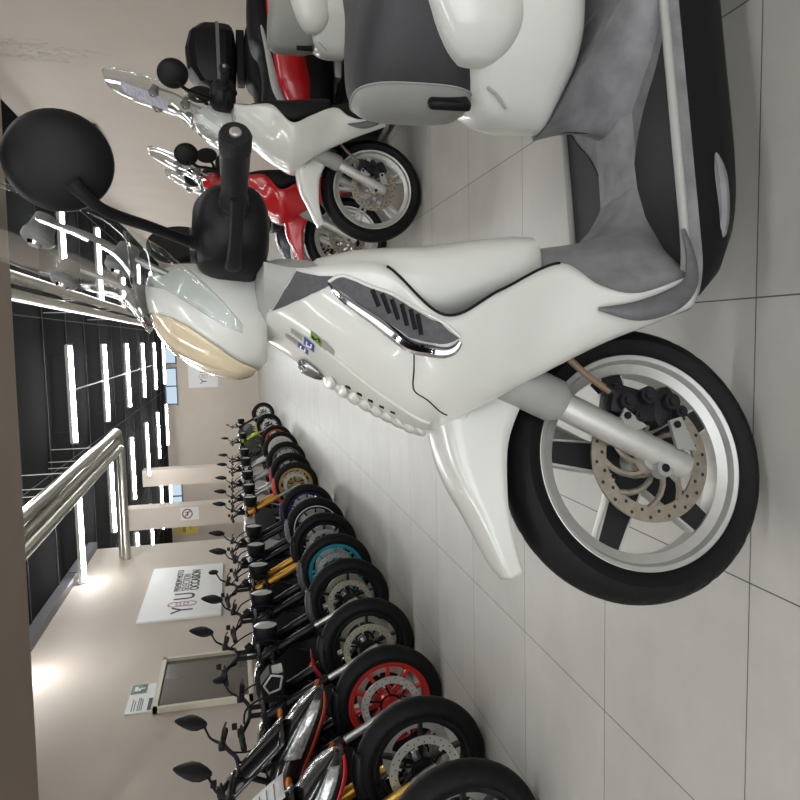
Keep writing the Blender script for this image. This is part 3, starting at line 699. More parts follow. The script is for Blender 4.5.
    if top_box:
        rg = []
        for (x, hw, z0, z1) in ((-1.14, 0.14, 0.96, 1.14), (-1.17, 0.19, 0.94, 1.22), (-1.26, 0.215, 0.93, 1.29), (-1.42, 0.215, 0.92, 1.305), (-1.54, 0.20, 0.93, 1.27), (-1.60, 0.15, 0.95, 1.20)):
            rg.append(sring(x, 0, (z0+z1)/2, hw, (z1-z0)/2, 'yz', 16, 3.5))
        bx = MB().loft(rg).build('top_box', BLACK, T, angle=20)
        MB().box((-1.37, 0.214, 1.06), (0.42, 0.012, 0.025)).build('top_box_seam', mat('box_seam_grey', '5e5e60', 0.4), bx, smooth=False)
        MB().box((-1.40, 0, 0.895), (0.36, 0.22, 0.06), bev=0.01).build('luggage_rack', MATTE, T)
    # rear wheel, engine, exhaust, tail light
    ax2 = Matrix.Translation((-1.36, 0, R))
    rw = rim_mb(Rr, w*0.9); rw.lathe([(0.0, -0.05), (0.06, -0.05), (0.06, 0.05), (0.0, 0.05)], n=24)
    rwo = rw.xf(ax2).build('rear_wheel', wheel_mat, T)
    tyre_mb(R, w, Rr).xf(ax2).build('tyre', RUBBER, rwo)
    spokes_mb(5, 0.05, Rr-0.03, 0.05, 0.034, 0.03).xf(ax2).build('spoke', spoke_mat, rwo, smooth=False)
    e = MB().box((-1.21, 0.105, 0.27), (0.44, 0.11, 0.15), bev=0.03).box((-0.95, 0, 0.22), (0.34, 0.2, 0.17), bev=0.03)
    for k in range(6): e.box((-0.80-0.02*k, 0, 0.22), (0.006, 0.22, 0.19))
    e.cyl((-1.3, 0.11, 0.27), (-1.3, 0.175, 0.27), 0.075, 24).build('engine', ALU, T)
    MB().tube(smooth_path([(-0.85, -0.05, 0.16), (-0.95, -0.15, 0.14), (-1.1, -0.19, 0.2), (-1.2, -0.2, 0.25), (-1.6, -0.2, 0.34)]), [0.018, 0.018, 0.02, 0.055, 0.05], 14).build('exhaust', mat('exhaust_steel', '8a8780', 0.35, 0.9), T)
    MB().ell((-1.74, 0, 0.70), (0.04, 0.09, 0.05)).build('tail_light', mat('tail_red', '8c1014', 0.2, 0, 0.5), T)
    MB().tube([(-0.95, 0.16, 0.10), (-0.97, 0.2, 0.05), (-0.99, 0.215, 0.012)], 0.010, 8).tube([(-0.95, -0.16, 0.10), (-0.97, -0.2, 0.05), (-0.99, -0.215, 0.012)], 0.010, 8).tube([(-0.95, -0.16, 0.10), (-0.95, 0.16, 0.10)], 0.012, 8).build('centre_stand', MATTE, T)
    # fork crown and steering column inside the shield
    st(MB().tube([(-0.23, -0.093, 0.66), (-0.23, 0.093, 0.66)], 0.03, 12).tube([(-0.235, 0, 0.64), (-0.41, 0, 0.99)], 0.025, 12)).build('fork_crown', MATTE, T)
    # handlebar cover
    hb = [(0.985, -0.235, -0.385, 0.085), (1.0, -0.222, -0.392, 0.105), (1.04, -0.213, -0.40, 0.122), (1.08, -0.222, -0.405, 0.125), (1.12, -0.242, -0.408, 0.118), (1.155, -0.268, -0.402, 0.10), (1.18, -0.302, -0.395, 0.075), (1.192, -0.335, -0.38, 0.04)]
    def hring(t, off=0.0):
        z, xf_, xr_, w_ = [interp([h[k] for h in hb], t) for k in range(4)]
        return sring((xf_+xr_)/2, 0, z, (xf_-xr_)/2+off, w_+off, 'xy', 48, 2.3)
    cov = st(MB().loft([hring(i/4) for i in range(29)])).build('handlebar_cover', paint, T, angle=50)
    lens = MB(); rws = []
    LA = [(1.006, 6), (1.02, 17), (1.045, 30), (1.067, 40), (1.095, 48), (1.12, 54), (1.15, 58), (1.172, 52), (1.184, 40)]
    for i in range(33):
        z = 1.006+0.178*i/32
        t = 0
        while t < 7 and interp([h[0] for h in hb], t) < z: t += 0.01
        zz, xf_, xr_, w_ = [interp([h[k] for h in hb], t) for k in range(4)]
        for (za, aa), (zb, ab) in zip(LA, LA[1:]):
            if za <= z <= zb+1e-6: a = rad(aa+(ab-aa)*(z-za)/(zb-za))
        row = []
        for k in range(-10, 11):
            th = a*k/10; c, q = cos(th), sin(th)
            row.append(Vector(((xf_+xr_)/2+math.copysign(abs(c)**(2/2.3), c)*((xf_-xr_)/2+0.007), math.copysign(abs(q)**(2/2.3), q)*(w_+0.005), z)))
        rws.append(row)
    lens.loft(rws, caps=False, closed=False)
    lm = bpy.data.materials.get('amber_lens') if detail else mat('clear_lens', 'b9bab6', 0.1, 0.4, 0.6, var=0.3, scale=40)
    if not lm:
        lm = mat('amber_lens', 'cfc0a2', 0.12, 0, 0.8, var=0.10, scale=9)
        nt = lm.node_tree; b_ = nt.nodes['Principled BSDF']; tc = nt.nodes.new('ShaderNodeTexCoord'); wv = nt.nodes.new('ShaderNodeTexWave'); wv.bands_direction = 'Z'; wv.inputs['Scale'].default_value = 45
        nt.links.new(tc.outputs['Object'], wv.inputs['Vector']); bpn = nt.nodes.new('ShaderNodeBump'); bpn.inputs['Strength'].default_value = 0.04; bpn.inputs['Distance'].default_value = 0.003
        nt.links.new(wv.outputs[1], bpn.inputs['Height']); nt.links.new(bpn.outputs[0], b_.inputs['Normal'])
    st(lens).build('headlight', lm, cov, angle=60, solid=0.003)
    # bars, switch boxes, grips, levers, mirrors
    for sg in (1, -1):
        sw = MB(); rg = []
        for (y, cx, cz, a, b) in ((0.085, -0.40, 1.04, 0.045, 0.05), (0.10, -0.405, 1.042, 0.06, 0.06), (0.14, -0.412, 1.042, 0.066, 0.064), (0.18, -0.42, 1.04, 0.062, 0.062), (0.20, -0.428, 1.037, 0.052, 0.052), (0.212, -0.432, 1.035, 0.036, 0.036)):
            rg.append(sring(cx, y*sg, cz, a, b, 'xz', 28, 2.8))
        sw.loft(rg)
        sbox = st(sw).build('switch_housing', BLACK, T, angle=45)
        bt = MB().box((-0.452, 0.145*sg, 1.008), (0.05, 0.05, 0.03), bev=0.008).cyl((-0.47, 0.16*sg, 1.06), (-0.485, 0.16*sg, 1.062), 0.012, 12).ell((-0.44, 0.135*sg, 0.985), (0.018, 0.018, 0.015)).cyl((-0.40, 0.135*sg, 1.10), (-0.40, 0.135*sg, 1.108), 0.03, 16)
        each(st(bt), 'switch', GLOSSB, sbox)
        a, b = Vector((-0.430, 0.205*sg, 1.035)), Vector((-0.462, 0.372*sg, 1.030))
        gp = [a.lerp(b, u) for u in (0, 0.02, 0.06, 0.10, 0.14, 0.18, 0.22, 0.5, 0.505, 0.82, 0.83, 0.97, 1.0)]
        grip = st(MB().tube(gp, [0.024, 0.027, 0.022, 0.0245, 0.021, 0.023, 0.0205, 0.0205, 0.0215, 0.0225, 0.0235, 0.0235, 0.021], 24)).build('grip', mat('grip_rubber', '1c1c1e', 0.5, bump=0.3, bscale=150), T, angle=30)
        d = (b-a).normalized()
        st(MB().tube([b, b+d*0.004, b+d*0.006], [0.0085, 0.0085, 0.006], 14)).build('bar_end_screw', ALU, grip)
        st(MB().tube(smooth_path([(-0.36, 0.15*sg, 1.04), (-0.335, 0.20*sg, 1.04), (-0.35, 0.27*sg, 1.035), (-0.375, 0.345*sg, 1.03)]), [0.008, 0.009, 0.007, 0.008], 8, flat=(1.4, 0.8))).build('brake_lever', MATTE, T)
        fold = Vector((0, 0, 0)) if sg == 1 else Vector((-0.20, 0, -0.10))
        stalk = MB().tube(smooth_path([(-0.392, 0.165*sg, 1.095), (-0.390, 0.18*sg, 1.115), (-0.379, 0.245*sg, 1.157), Vector((-0.362, 0.325*sg, 1.205))+fold*0.8, Vector((-0.370, 0.352*sg, 1.228))+fold, Vector((-0.385, 0.362*sg, 1.243))+fold]), [0.013, 0.009, 0.0085, 0.0085, 0.009, 0.012], 10)
        sk = st(stalk).build('mirror_stalk', MATTE, T)
        nrm = Vector((0.50, 0.84*sg, -0.05)).normalized()
        zz = Vector((0, 0, 1)); u = (zz-nrm*zz.dot(nrm)).normalized(); vv = nrm.cross(u)
        Rm = Matrix((vv, u, nrm)).transposed()
        dome = [(0.0, 0.022), (0.025, 0.0205), (0.045, 0.016), (0.058, 0.009), (0.066, 0.0), (0.0675, -0.008), (0.065, -0.014), (0.060, -0.014), (0.0, -0.013)]
        md = MB().lathe([(r_*1.02, h_) for r_, h_ in dome], (0, 0, 0), 'z', 40)
        md.v = [Vector((v.x*0.97, v.y*1.03, v.z)) for v in md.v]
        c_ = Vector((-0.420, 0.355*sg, 1.264))+fold
        md.v = [Rm @ v + c_ for v in md.v]
        mo = st(md).build('mirror', mat('mirror_shell', '0c0c0e', 0.5), T, angle=50)
    # windscreen
    if screen:
        rows_ = [(1.20, -0.305, -0.375, 0.200), (1.235, -0.358, -0.405, 0.205), (1.27, -0.390, -0.418, 0.205), (1.34, -0.42, -0.437, 0.203), (1.42, -0.458, -0.463, 0.195), (1.49, -0.49, -0.488, 0.175), (1.54, -0.512, -0.508, 0.13), (1.56, -0.52, -0.518, 0.07)]
        ww = MB(); rws = []
        for i in range(29):
            t = i/4; z, xc, xs, w_ = [interp([r_[k] for r_ in rows_], t) for k in range(4)]
            z = 1.2+(z-1.2)*screen_h
            rws.append([Vector((xc+(xs-xc)*(abs(k)/10)**2-0.02*(abs(k)/10)**3, w_*k/10, z)) for k in range(-10, 11)])
        ww.loft(rws, caps=False, closed=False)
        for sg in (1, -1):
            rws = []
            for (z, xi, yi, xo, yo) in ((1.20, -0.345, 0.10, -0.405, 0.185), (1.15, -0.325, 0.13, -0.37, 0.19), (1.10, -0.285, 0.142, -0.325, 0.188), (1.06, -0.255, 0.145, -0.285, 0.178), (1.03, -0.24, 0.15, -0.25, 0.163)):
                rws.append([Vector((xi+(xo-xi)*k/4, sg*(yi+(yo-yi)*k/4), z)) for k in range(5)])
            ww.loft(rws, caps=False, closed=False)
        ws = st(ww).build('windscreen', SCREEN, T, angle=70, solid=0.003)
        ed = MB().tube([Vector((r_[-1])) for r_ in [[Vector((interp([q[2] for q in rows_], i/4)-0.02, sg2*interp([q[3] for q in rows_], i/4), 1.2+(interp([q[0] for q in rows_], i/4)-1.2)*screen_h))] for sg2 in (1,) for i in range(29)]], 0.002, 6)
        ed.mirror()
        st(ed).build('screen_edge', clear('screen_edge_bright', (0.8, 0.83, 0.82), 0.5), ws)
        if sticker:
            rws = []
            for i in range(9):
                z = 1.30+0.19*i/8
                t = 0
                while t < 7 and interp([r_[0] for r_ in rows_], t) < z: t += 0.02
                q = [interp([r_[k] for r_ in rows_], t) for k in range(4)]
                rws.append([Vector((q[1]+(q[2]-q[1])*(k/10)**2+0.006, q[3]*k/10, 1.2+(z-1.2)*screen_h)) for k in range(-3, 6)])
            PS = mat('pale_sticker', '8f8fa3', 0.5, var=0.35, scale=45, stretch=(1, 0.3, 3))
            MB().loft(rws, caps=False, closed=False).build('screen_sticker', PS, ws, smooth=False)
        CL = mat('clamp_grey', '6c6c6a', 0.5)
        for sg in (1, -1):
            for (x, z) in ((-0.437, 1.352), (-0.385, 1.222)):
                z = 1.2+(z-1.2)*screen_h
                p0 = Vector((x, 0.095*sg, z)); dv = Vector((0.86, 0, 0.35))
                k_ = st(MB().tube([p0-dv*0.035, p0-dv*0.006, p0, p0+dv*0.012, p0+dv*0.018], [0.018, 0.022, 0.026, 0.026, 0.02], 18)).build('screen_clamp', CL, ws)
                st(MB().tube([p0+dv*0.018, p0+dv*0.024], [0.013, 0.010], 12)).build('clamp_screw', CHROME, k_)
            st(MB().tube(smooth_path([(-0.46, 0.095*sg, 1.2+.143*screen_h), (-0.43, 0.10*sg, 1.27), (-0.395, 0.10*sg, 1.21), (-0.36, 0.085*sg, 1.13)]), 0.006, 8)).build('screen_rod', mat('rod_steel', '8f8f8c', 0.3, 0.8), ws)
    return T

# ------------------------------------------------------------------ motorcycles
def bike(label, loc, rz=0.0, rim='1a1a1c', rim_w=0.0, outer='161618', lower='8f8f8c', accent=None, tank='141416', fender='141416', head='round', mirror='diamond',
         disc=None, spokes=10, group='motorcycles in the left row', usd=True, R=0.30, stripe=None, shroud=None, far=False, seatc='1a1a1c', screen=None, beak=None, up=0.05, ahead=0.0, paper=False):
    T = root('motorcycle', label, 'motorcycle', loc, rz, group)
    RIM = mat('rim_'+rim, rim, 0.32, 0.15, 0.3); OUT = mat('fork_'+outer, outer, 0.33, 0.5); LOW = mat('forklow_'+lower, lower, 0.28, 0.7)
    TANK = mat('tank_'+tank, tank, 0.25, 0, 0.6); FEN = mat('fender_'+fender, fender, 0.4)
    ACC = mat('accent_'+(accent or tank), accent or tank, 0.3, 0, 0.5)
    DM = mat('disc_'+disc, disc, 0.35, 0.6) if disc else BRIGHT
    Rr = R-0.074
    ax = Matrix.Translation((0, 0, R))
    def wheel(x, w, nm):
        A = Matrix.Translation((x, 0, R)); rm = rim_mb(Rr, w*0.85)
        if rim_w: rm.lathe([(Rr+0.006, -w*0.36), (Rr-rim_w, -w*0.36), (Rr-rim_w, w*0.36), (Rr+0.006, w*0.36)], n=72, closed=True)
        rm.lathe([(0.0, -0.06), (0.045, -0.06), (0.05, 0), (0.045, 0.06), (0.0, 0.06)], n=20)
        sp = spokes_mb(spokes, 0.03, Rr-0.028, 0.024, 0.016, 0.026)
        rm.add(sp.v, sp.f)
        wo = rm.xf(A).build(nm, RIM, T)
        tyre_mb(R, w, Rr).xf(A).build('tyre', RUBBER, wo)
        if stripe and x == 0:
            ST = mat('stripe_'+stripe, stripe, 0.4)
            MB().lathe([(Rr-0.001, -w*0.405), (Rr-0.010, -w*0.402), (Rr-0.010, -w*0.398), (Rr-0.001, -w*0.400)], n=72, closed=True).xf(A).build('rim_stripe', ST, wo)
        return wo
    fw_ = wheel(0, 0.12, 'front_wheel'); wheel(-1.42, 0.17, 'rear_wheel')
    for sg in (-1, 1):
        dm = MB(); y = 0.068*sg
        dm.lathe([(0.122, y-0.003), (0.16, y-0.003), (0.16, y+0.003), (0.122, y+0.003)], n=60, closed=True)
        for k in range(6):
            a = pi/3*k+0.3; dm.box((cos(a)*0.118, y, sin(a)*0.118), (0.022, 0.008, 0.018), Matrix.Rotation(-a, 3, 'Y'))
        d_ = dm.xf(ax).build('brake_disc', DM, fw_)
        cr_ = MB().lathe([(0.05, y), (0.06, y-0.003), (0.06, y+0.003)], n=24, closed=True)
        for k in range(6):
            a = pi/3*k; cr_.tube([(cos(a)*0.05, y, sin(a)*0.05), (cos(a+0.25)*0.12, y, sin(a+0.25)*0.12)], 0.006, 6)
        cr_.xf(ax).build('disc_carrier', MATTE, d_)
        if not far and sg == -1:
            holes_mb(0.16, 0.122, y-0.0036, 18).xf(ax).build('disc_hole', MATS.get('hole_dark') or mat('hole_dark', '2b2721', 0.8), d_, smooth=False)
    # fork
    d = Vector((-0.335, 0, 0.67))
    P0 = Vector((0.0, 0, R-0.01))
    for sg in (-1, 1):
        o = Vector((0, 0.105*sg, 0)); mid = P0+d*(0.45 if usd else 0.55); top = P0+d*1.0
        if usd:
            leg = MB().tube([P0+o+d*0.40, P0+o+d*0.41, P0+o+d*0.62, P0+o+d*0.63, top+o], [0.028, 0.031, 0.031, 0.0275, 0.0275], 16).build('fork_leg', OUT, T)
            MB().tube([P0+o+d*0.06, P0+o+d*0.42], 0.021, 14).build('stanchion', LOW, leg)
        else:
            leg = MB().tube([P0+o, P0+o+d*0.5, P0+o+d*0.51], [0.026, 0.03, 0.026], 16).build('fork_leg', OUT, T)
            MB().tube([P0+o+d*0.5, top+o], 0.021, 14).build('stanchion', LOW, leg)
        ft = MB().tube([P0+o-d*0.06+Vector((0.012, 0, 0)), P0+o+d*0.0, P0+o+d*0.10], [0.018, 0.03, 0.024], 14)
        ft.cyl(P0+o*1.0, P0+o*1.28, 0.02, 14)
        ft.build('axle_foot', ALU, leg)
        c = MB().box(P0+o*0.82+Vector((-0.115, 0, 0.10)), (0.055, 0.05, 0.11), Matrix.Rotation(rad(-30), 3, 'Y'), bev=0.008)
        for q in range(2): c.cyl(P0+o*0.82+Vector((-0.10-0.035*q, 0.024*sg, 0.13-0.055*q)), P0+o*0.82+Vector((-0.10-0.035*q, 0.034*sg, 0.13-0.055*q)), 0.015, 12)
        c.build('brake_caliper', GLOSSB if rim != 'b9b9b4' else ALU, leg)
        if accent and not far: MB().box(P0+o*1.28+d*0.52+Vector((0.03, 0, 0)), (0.055, 0.008, 0.018), Matrix.Rotation(rad(26), 3, 'Y')).build('reflector', ORANGE, leg, smooth=False)
    tc = MB()
    for u in (0.80, 0.97): tc.box(P0+d*u, (0.07, 0.27, 0.03), Matrix.Rotation(rad(-26), 3, 'Y'), bev=0.008)
    tc.tube([P0+d*0.78+Vector((-0.04, 0, 0)), P0+d*1.0+Vector((-0.04, 0, 0))], 0.03, 12)
    tc.build('triple_clamp', MATTE, T)
    # fender
    rows = []
    for i in range(21):
        a = rad(72+86*i/20); r = R+0.016; hw = 0.058*(1-0.35*abs(i/10-1)**3)
        rows.append([Vector((cos(a)*(r-0.045*abs(k/5)**3), hw*k/5, R+sin(a)*(r-0.045*abs(k/5)**3))) for k in range(-5, 6)])
    fen = MB().loft(rows, caps=False, closed=False).build('front_fender', FEN, T, solid=0.004, angle=70)
    # bars
    U = Vector((ahead, 0, up))
    hb = [p+(U if abs(p.y) > 0.13 else U*0.7) for p in smooth_path([(-0.35, -0.365, 1.075), (-0.345, -0.25, 1.09), (-0.335, -0.10, 1.045), (-0.335, 0, 1.035), (-0.335, 0.10, 1.045), (-0.345, 0.25, 1.09), (-0.35, 0.365, 1.075)])]
    bar = MB().tube(hb, 0.012, 10).tube([(-0.335, 0.05, 0.95), Vector((-0.335, 0.05, 1.04))+U*0.7], 0.016, 8).tube([(-0.335, -0.05, 0.95), Vector((-0.335, -0.05, 1.04))+U*0.7], 0.016, 8).build('handlebar', MATTE, T)
    mv = lambda m: m.xf(Matrix.Translation(U))
    for sg in (-1, 1):
        mv(MB().tube([(-0.346, 0.245*sg, 1.088), (-0.351, 0.365*sg, 1.075), (-0.352, 0.38*sg, 1.073)], [0.017, 0.018, 0.014], 12)).build('grip', mat('grip_rubber', '1c1c1e', 0.5), bar)
        mv(MB().box((-0.345, 0.205*sg, 1.09), (0.042, 0.05, 0.04), bev=0.008)).build('switch_box', BLACK, bar)
        if sg == -1: mv(MB().tube([(-0.315, -0.18, 1.11), (-0.315, -0.18, 1.14)], [0.02, 0.018], 14)).build('brake_reservoir', MATTE, bar)
        mv(MB().tube(smooth_path([(-0.325, 0.19*sg, 1.09), (-0.285, 0.24*sg, 1.085), (-0.30, 0.36*sg, 1.07)]), 0.006, 8)).build('lever', MATTE, bar)
        if mirror and sg == 1:
            ms = mv(MB().tube(smooth_path([(-0.335, 0.215, 1.10), (-0.32, 0.25, 1.15), (-0.30, 0.30, 1.175), (-0.285, 0.335, 1.19)]), [0.009, 0.007, 0.006, 0.009], 8)).build('mirror_stalk', MATTE, T)
            c = Vector((-0.275, 0.35, 1.225))
            if mirror == 'diamond':
                hdm = MB(); rg = []
                for (zz, a, b) in ((-0.055, 0.008, 0.008), (-0.035, 0.028, 0.018), (0.0, 0.050, 0.024), (0.035, 0.055, 0.022), (0.07, 0.044, 0.016), (0.105, 0.024, 0.010), (0.125, 0.006, 0.005)):
                    rg.append([(c.x+b*sin(2*pi*k/14)+0.25*a*cos(2*pi*k/14), c.y+a*cos(2*pi*k/14)+zz*0.45, c.z+zz) for k in range(14)])
                mv(hdm.loft(rg)).build('mirror', MATTE, ms, angle=50)
            else:
                mv(MB().ell(c-Vector((0, 0, 0.01)), (0.018, 0.05, 0.045))).build('mirror', MATTE, ms)
    for sg in (-1, 1):
        MB().tube(smooth_path([Vector((-0.33, 0.14*sg, 1.07))+U*0.8, (-0.25, 0.12*sg, 1.05), (-0.2, 0.10*sg, 0.92), (-0.24, 0.09*sg, 0.75)]), 0.006, 6).build('cable', MATTE, T)
    # head
    if head == 'round':
        h = MB().lathe([(0.0, -0.13), (0.05, -0.125), (0.078, -0.09), (0.088, -0.03), (0.09, 0.0), (0.085, 0.012), (0.08, 0.006)], (-0.135, 0, 0.90), 'x', 28).build('headlight', MATTE, T)
        MB().lathe([(0.0, 0.022), (0.04, 0.018), (0.079, 0.004)], (-0.135, 0, 0.90), 'x', 28).build('lens', mat('lamp_glass', 'b9bdbd', 0.08, 0.3, 0.6), h)
        MB().cyl((-0.275, 0, 1.0), (-0.30, 0, 1.03), 0.035, 16).build('gauge', MATTE, T)
    elif head == 'bracket':
        h = MB().prism([(-0.10, 0.82), (-0.08, 0.91), (-0.15, 0.965), (-0.26, 0.95), (-0.26, 0.84)], 'y', -0.065, 0.065).build('headlight', MATTE, T)
        for sg in (-1, 1):
            MB().tube([(-0.105, 0.066*sg, 0.835), (-0.09, 0.066*sg, 0.90), (-0.15, 0.068*sg, 0.945), (-0.20, 0.068*sg, 0.915), (-0.18, 0.068*sg, 0.85), (-0.105, 0.066*sg, 0.835)], 0.008, 8).build('headlight_bracket', ALU, h)
        MB().box((-0.085, 0, 0.865), (0.012, 0.10, 0.07), Matrix.Rotation(rad(-10), 3, 'Y')).build('lens', mat('lamp_glass', 'b9bdbd', 0.08, 0.3, 0.6), h)
    elif head == 'cowl':
        fs = [(0.12, 0.02, 0.66, 0.69), (0.10, 0.05, 0.645, 0.715), (0.04, 0.10, 0.64, 0.78), (-0.05, 0.135, 0.67, 0.85), (-0.18, 0.155, 0.72, 0.93), (-0.30, 0.155, 0.78, 0.96), (-0.36, 0.12, 0.82, 0.95)]
        def cring(t, off=0.0):
            x, hw, z0, z1 = [interp([f[k] for f in fs], t) for k in range(4)]
            return sring(x, 0, (z0+z1)/2, hw+off, (z1-z0)/2+off, 'yz', 40, 2.6)
        cw = MB().loft([cring(i/4) for i in range(25)]).build('front_cowl', TANK, T, angle=50)
        LG = mat('headlamp_crystal', 'b4b6b6', 0.15, 0.5, 0.5, var=0.5, scale=60)
        for sg in (-1, 1):
            k0 = 20 if sg < 0 else 0
            rws = []
            for i in range(13):
                t = 1.3+2.6*i/12; rg_ = cring(t, 0.005); ks = range(17, 22) if sg < 0 else range(-1, 4)
                rws.append([Vector(rg_[k % 40]) for k in ks])
            MB().loft(rws, caps=False, closed=False).build('headlight_lens', LG, cw, solid=0.003)
            rws2 = []
            for i in range(17):
                t = 0.7+4.0*i/16; rg_ = cring(t, 0.006); ks = range(23, 27) if sg < 0 else range(34, 38)
                rws2.append([Vector(rg_[k % 40]) for k in ks])
            MB().loft(rws2, caps=False, closed=False).build('cowl_accent', ACC, cw, solid=0.003)
        sc = MB(); rws = []
        for i in range(9):
            u = i/8; rws.append([Vector((-0.02-0.30*u-0.08*(k/6)**2, (0.13-0.03*u)*k/6, 0.87+0.30*u)) for k in range(-6, 7)])
        sc.loft(rws, caps=False, closed=False).build('screen', GLOSSB if screen is None else clear('clear_screen'), T, solid=0.004)
    # tank, seat, tail
    def loftx(st_, p=2.5, n=28, k=3):
        rg = []; m = (len(st_)-1)*k
        for i in range(m+1):
            q = [interp([s_[c] for s_ in st_], i/k) for c in range(4)]
            rg.append(sring(q[0], 0, (q[2]+q[3])/2, max(q[1], 0.004), max((q[3]-q[2])/2, 0.004), 'yz', n, p))
        return MB().loft(rg)
    loftx([(-0.38, 0.06, 0.83, 0.93), (-0.43, 0.13, 0.79, 0.98), (-0.55, 0.155, 0.76, 1.0), (-0.70, 0.14, 0.75, 0.97), (-0.82, 0.10, 0.76, 0.90), (-0.88, 0.07, 0.77, 0.85)]).build('fuel_tank', TANK, T)
    loftx([(-0.80, 0.08, 0.76, 0.82), (-0.90, 0.12, 0.76, 0.83), (-1.05, 0.14, 0.77, 0.84), (-1.15, 0.13, 0.79, 0.88), (-1.35, 0.11, 0.84, 0.93), (-1.48, 0.07, 0.87, 0.93)]).build('seat', mat('bike_seat', seatc, 0.6), T)
    loftx([(-1.0, 0.10, 0.70, 0.77), (-1.25, 0.11, 0.74, 0.84), (-1.5, 0.08, 0.82, 0.90), (-1.62, 0.04, 0.86, 0.90)]).build('tail', TANK, T)
    MB().prism([(-1.55, 0.84), (-1.62, 0.84), (-1.80, 0.56), (-1.76, 0.54)], 'y', -0.07, 0.07).build('rear_fender', MATTE, T, smooth=False)
    # engine, frame
    e = MB().box((-0.72, 0, 0.40), (0.46, 0.30, 0.26), bev=0.04)
    e.box((-0.55, 0, 0.60), (0.20, 0.26, 0.24), Matrix.Rotation(rad(24), 3, 'Y'), bev=0.02)
    for q in range(5): e.box((-0.57+0.02*q, 0, 0.54+0.045*q), (0.23, 0.29, 0.008), Matrix.Rotation(rad(24), 3, 'Y'))
    for sg in (-1, 1): e.cyl((-0.74, 0.14*sg, 0.40), (-0.74, 0.185*sg, 0.40), 0.10, 24)
    e.build('engine', mat('engine_black', '232326', 0.45, 0.3), T)
    MB().box((-0.355, 0, 0.60), (0.035, 0.30, 0.27), Matrix.Rotation(rad(-8), 3, 'Y'), bev=0.006).build('radiator', mat('radiator_black', '1f1f21', 0.6, bump=0.8, bscale=250), T)
    f = MB()
    for sg in (-1, 1):
        f.tube(smooth_path([(-0.36, 0.06*sg, 0.86), (-0.6, 0.15*sg, 0.72), (-0.88, 0.16*sg, 0.60), (-0.95, 0.12*sg, 0.40)]), 0.024, 10)
        f.tube(smooth_path([(-0.85, 0.13*sg, 0.68), (-1.2, 0.11*sg, 0.78), (-1.5, 0.06*sg, 0.86)]), 0.015, 8)
        f.tube(smooth_path([(-0.36, 0.05*sg, 0.80), (-0.42, 0.13*sg, 0.5), (-0.5, 0.13*sg, 0.28), (-0.9, 0.13*sg, 0.25)]), 0.015, 8)
    f.tube([(-0.9, -0.13, 0.3), (-0.9, 0.13, 0.3)], 0.02, 8).tube([(-0.37, -0.06, 0.85), (-0.37, 0.06, 0.85)], 0.03, 8)
    f.build('frame', OUT if outer not in ('c08a2a',) else MATTE, T)
    for sg in (-1, 1):
        MB().tube([(-0.93, 0.12*sg, 0.40), (-1.2, 0.125*sg, 0.36), (-1.44, 0.125*sg, R)], [0.03, 0.026, 0.022], 10).build('swingarm', MATTE, T)
        pl = [(-0.28, 0.62), (-0.24, 0.74), (-0.34, 0.86), (-0.60, 0.83), (-0.62, 0.72), (-0.46, 0.58)]
        MB().prism(pl, 'y', 0.155*sg, 0.175*sg).build('side_shroud', mat('shroud_'+(shroud or tank), shroud or tank, 0.3, 0, 0.5), T, smooth=False)
        MB().ell((-0.28, 0.17*sg, 0.86), (0.035, 0.022, 0.018)).build('indicator', ORANGE if accent else MATTE, T)
    MB().tube(smooth_path([(-0.46, -0.07, 0.52), (-0.38, -0.08, 0.40), (-0.45, -0.10, 0.26), (-0.8, -0.14, 0.20), (-1.05, -0.17, 0.26), (-1.10, -0.18, 0.30), (-1.5, -0.19, 0.50)]), [0.019, 0.019, 0.02, 0.02, 0.022, 0.05, 0.052], 12).build('exhaust', MATS.get('exhaust_steel') or mat('exhaust_steel', '8a8780', 0.35, 0.9), T)
    MB().tube([(-0.92, 0.13, 0.28), (-1.0, 0.26, 0.012)], 0.011, 8).build('side_stand', MATTE, T)
    if beak: MB().prism([(-0.16, 0.60), (-0.11, 0.64), (-0.05, 0.655), (0.0, 0.65), (-0.06, 0.64), (-0.13, 0.60)], 'y', -0.05, 0.05).build('front_beak', mat('beak_'+beak, beak, 0.3, 0, 0.5), T)
    return T

PB = 0.17
make_scooter('white scooter nearest the camera with worn grey footboard and clear windscreen', (-0.270, 1.300, 0), pi+PB, WHITE, DARKG, LEATHER, mat('seat_grey', '8a8a86', 0.55), SILVER, mat('spoke_black', '202022', 0.5))
SEATG = mat('pale_seat', '85857f', 0.6)
NOSTEER = Matrix.Rotation(0.02, 4, 'Z')
INNERB = mat('inner_black', '141416', 0.5)
make_scooter('white scooter with a pale grey seat and tall clear windscreen, parked behind the nearest scooter', (0.79, 3.88, 0), pi+0.06, WHITE, WHITE, SEATG, SEATG, SILVER, SILVER, steer=NOSTEER, detail=False, screen_h=1.15, inner_m=INNERB, sticker=True)
make_scooter('red scooter with a black and grey striped seat, behind the two white scooters', (0.66, 4.80, 0), pi+0.02, REDP, BLACK, mat('black_seat', '161618', 0.55), mat('black_seat', '161618', 0.55), SILVER, SILVER, steer=NOSTEER, detail=False, screen_h=0.85, rear_paint=INNERB, inner_m=INNERB, stripe=mat('seat_stripe', 'a3a3a0', 0.5))
NAVY = mat('navy_black_paint', '14161d', 0.3, 0, 0.5)
make_scooter('black scooter carrying a black top box, furthest back of the scooters on the right', (0.75, 5.80, 0), pi, NAVY, BLACK, MATS['black_seat'], MATS['black_seat'], SILVER, MATS['spoke_black'], steer=NOSTEER, detail=False, screen_h=0.8, inner_m=INNERB, top_box=True)

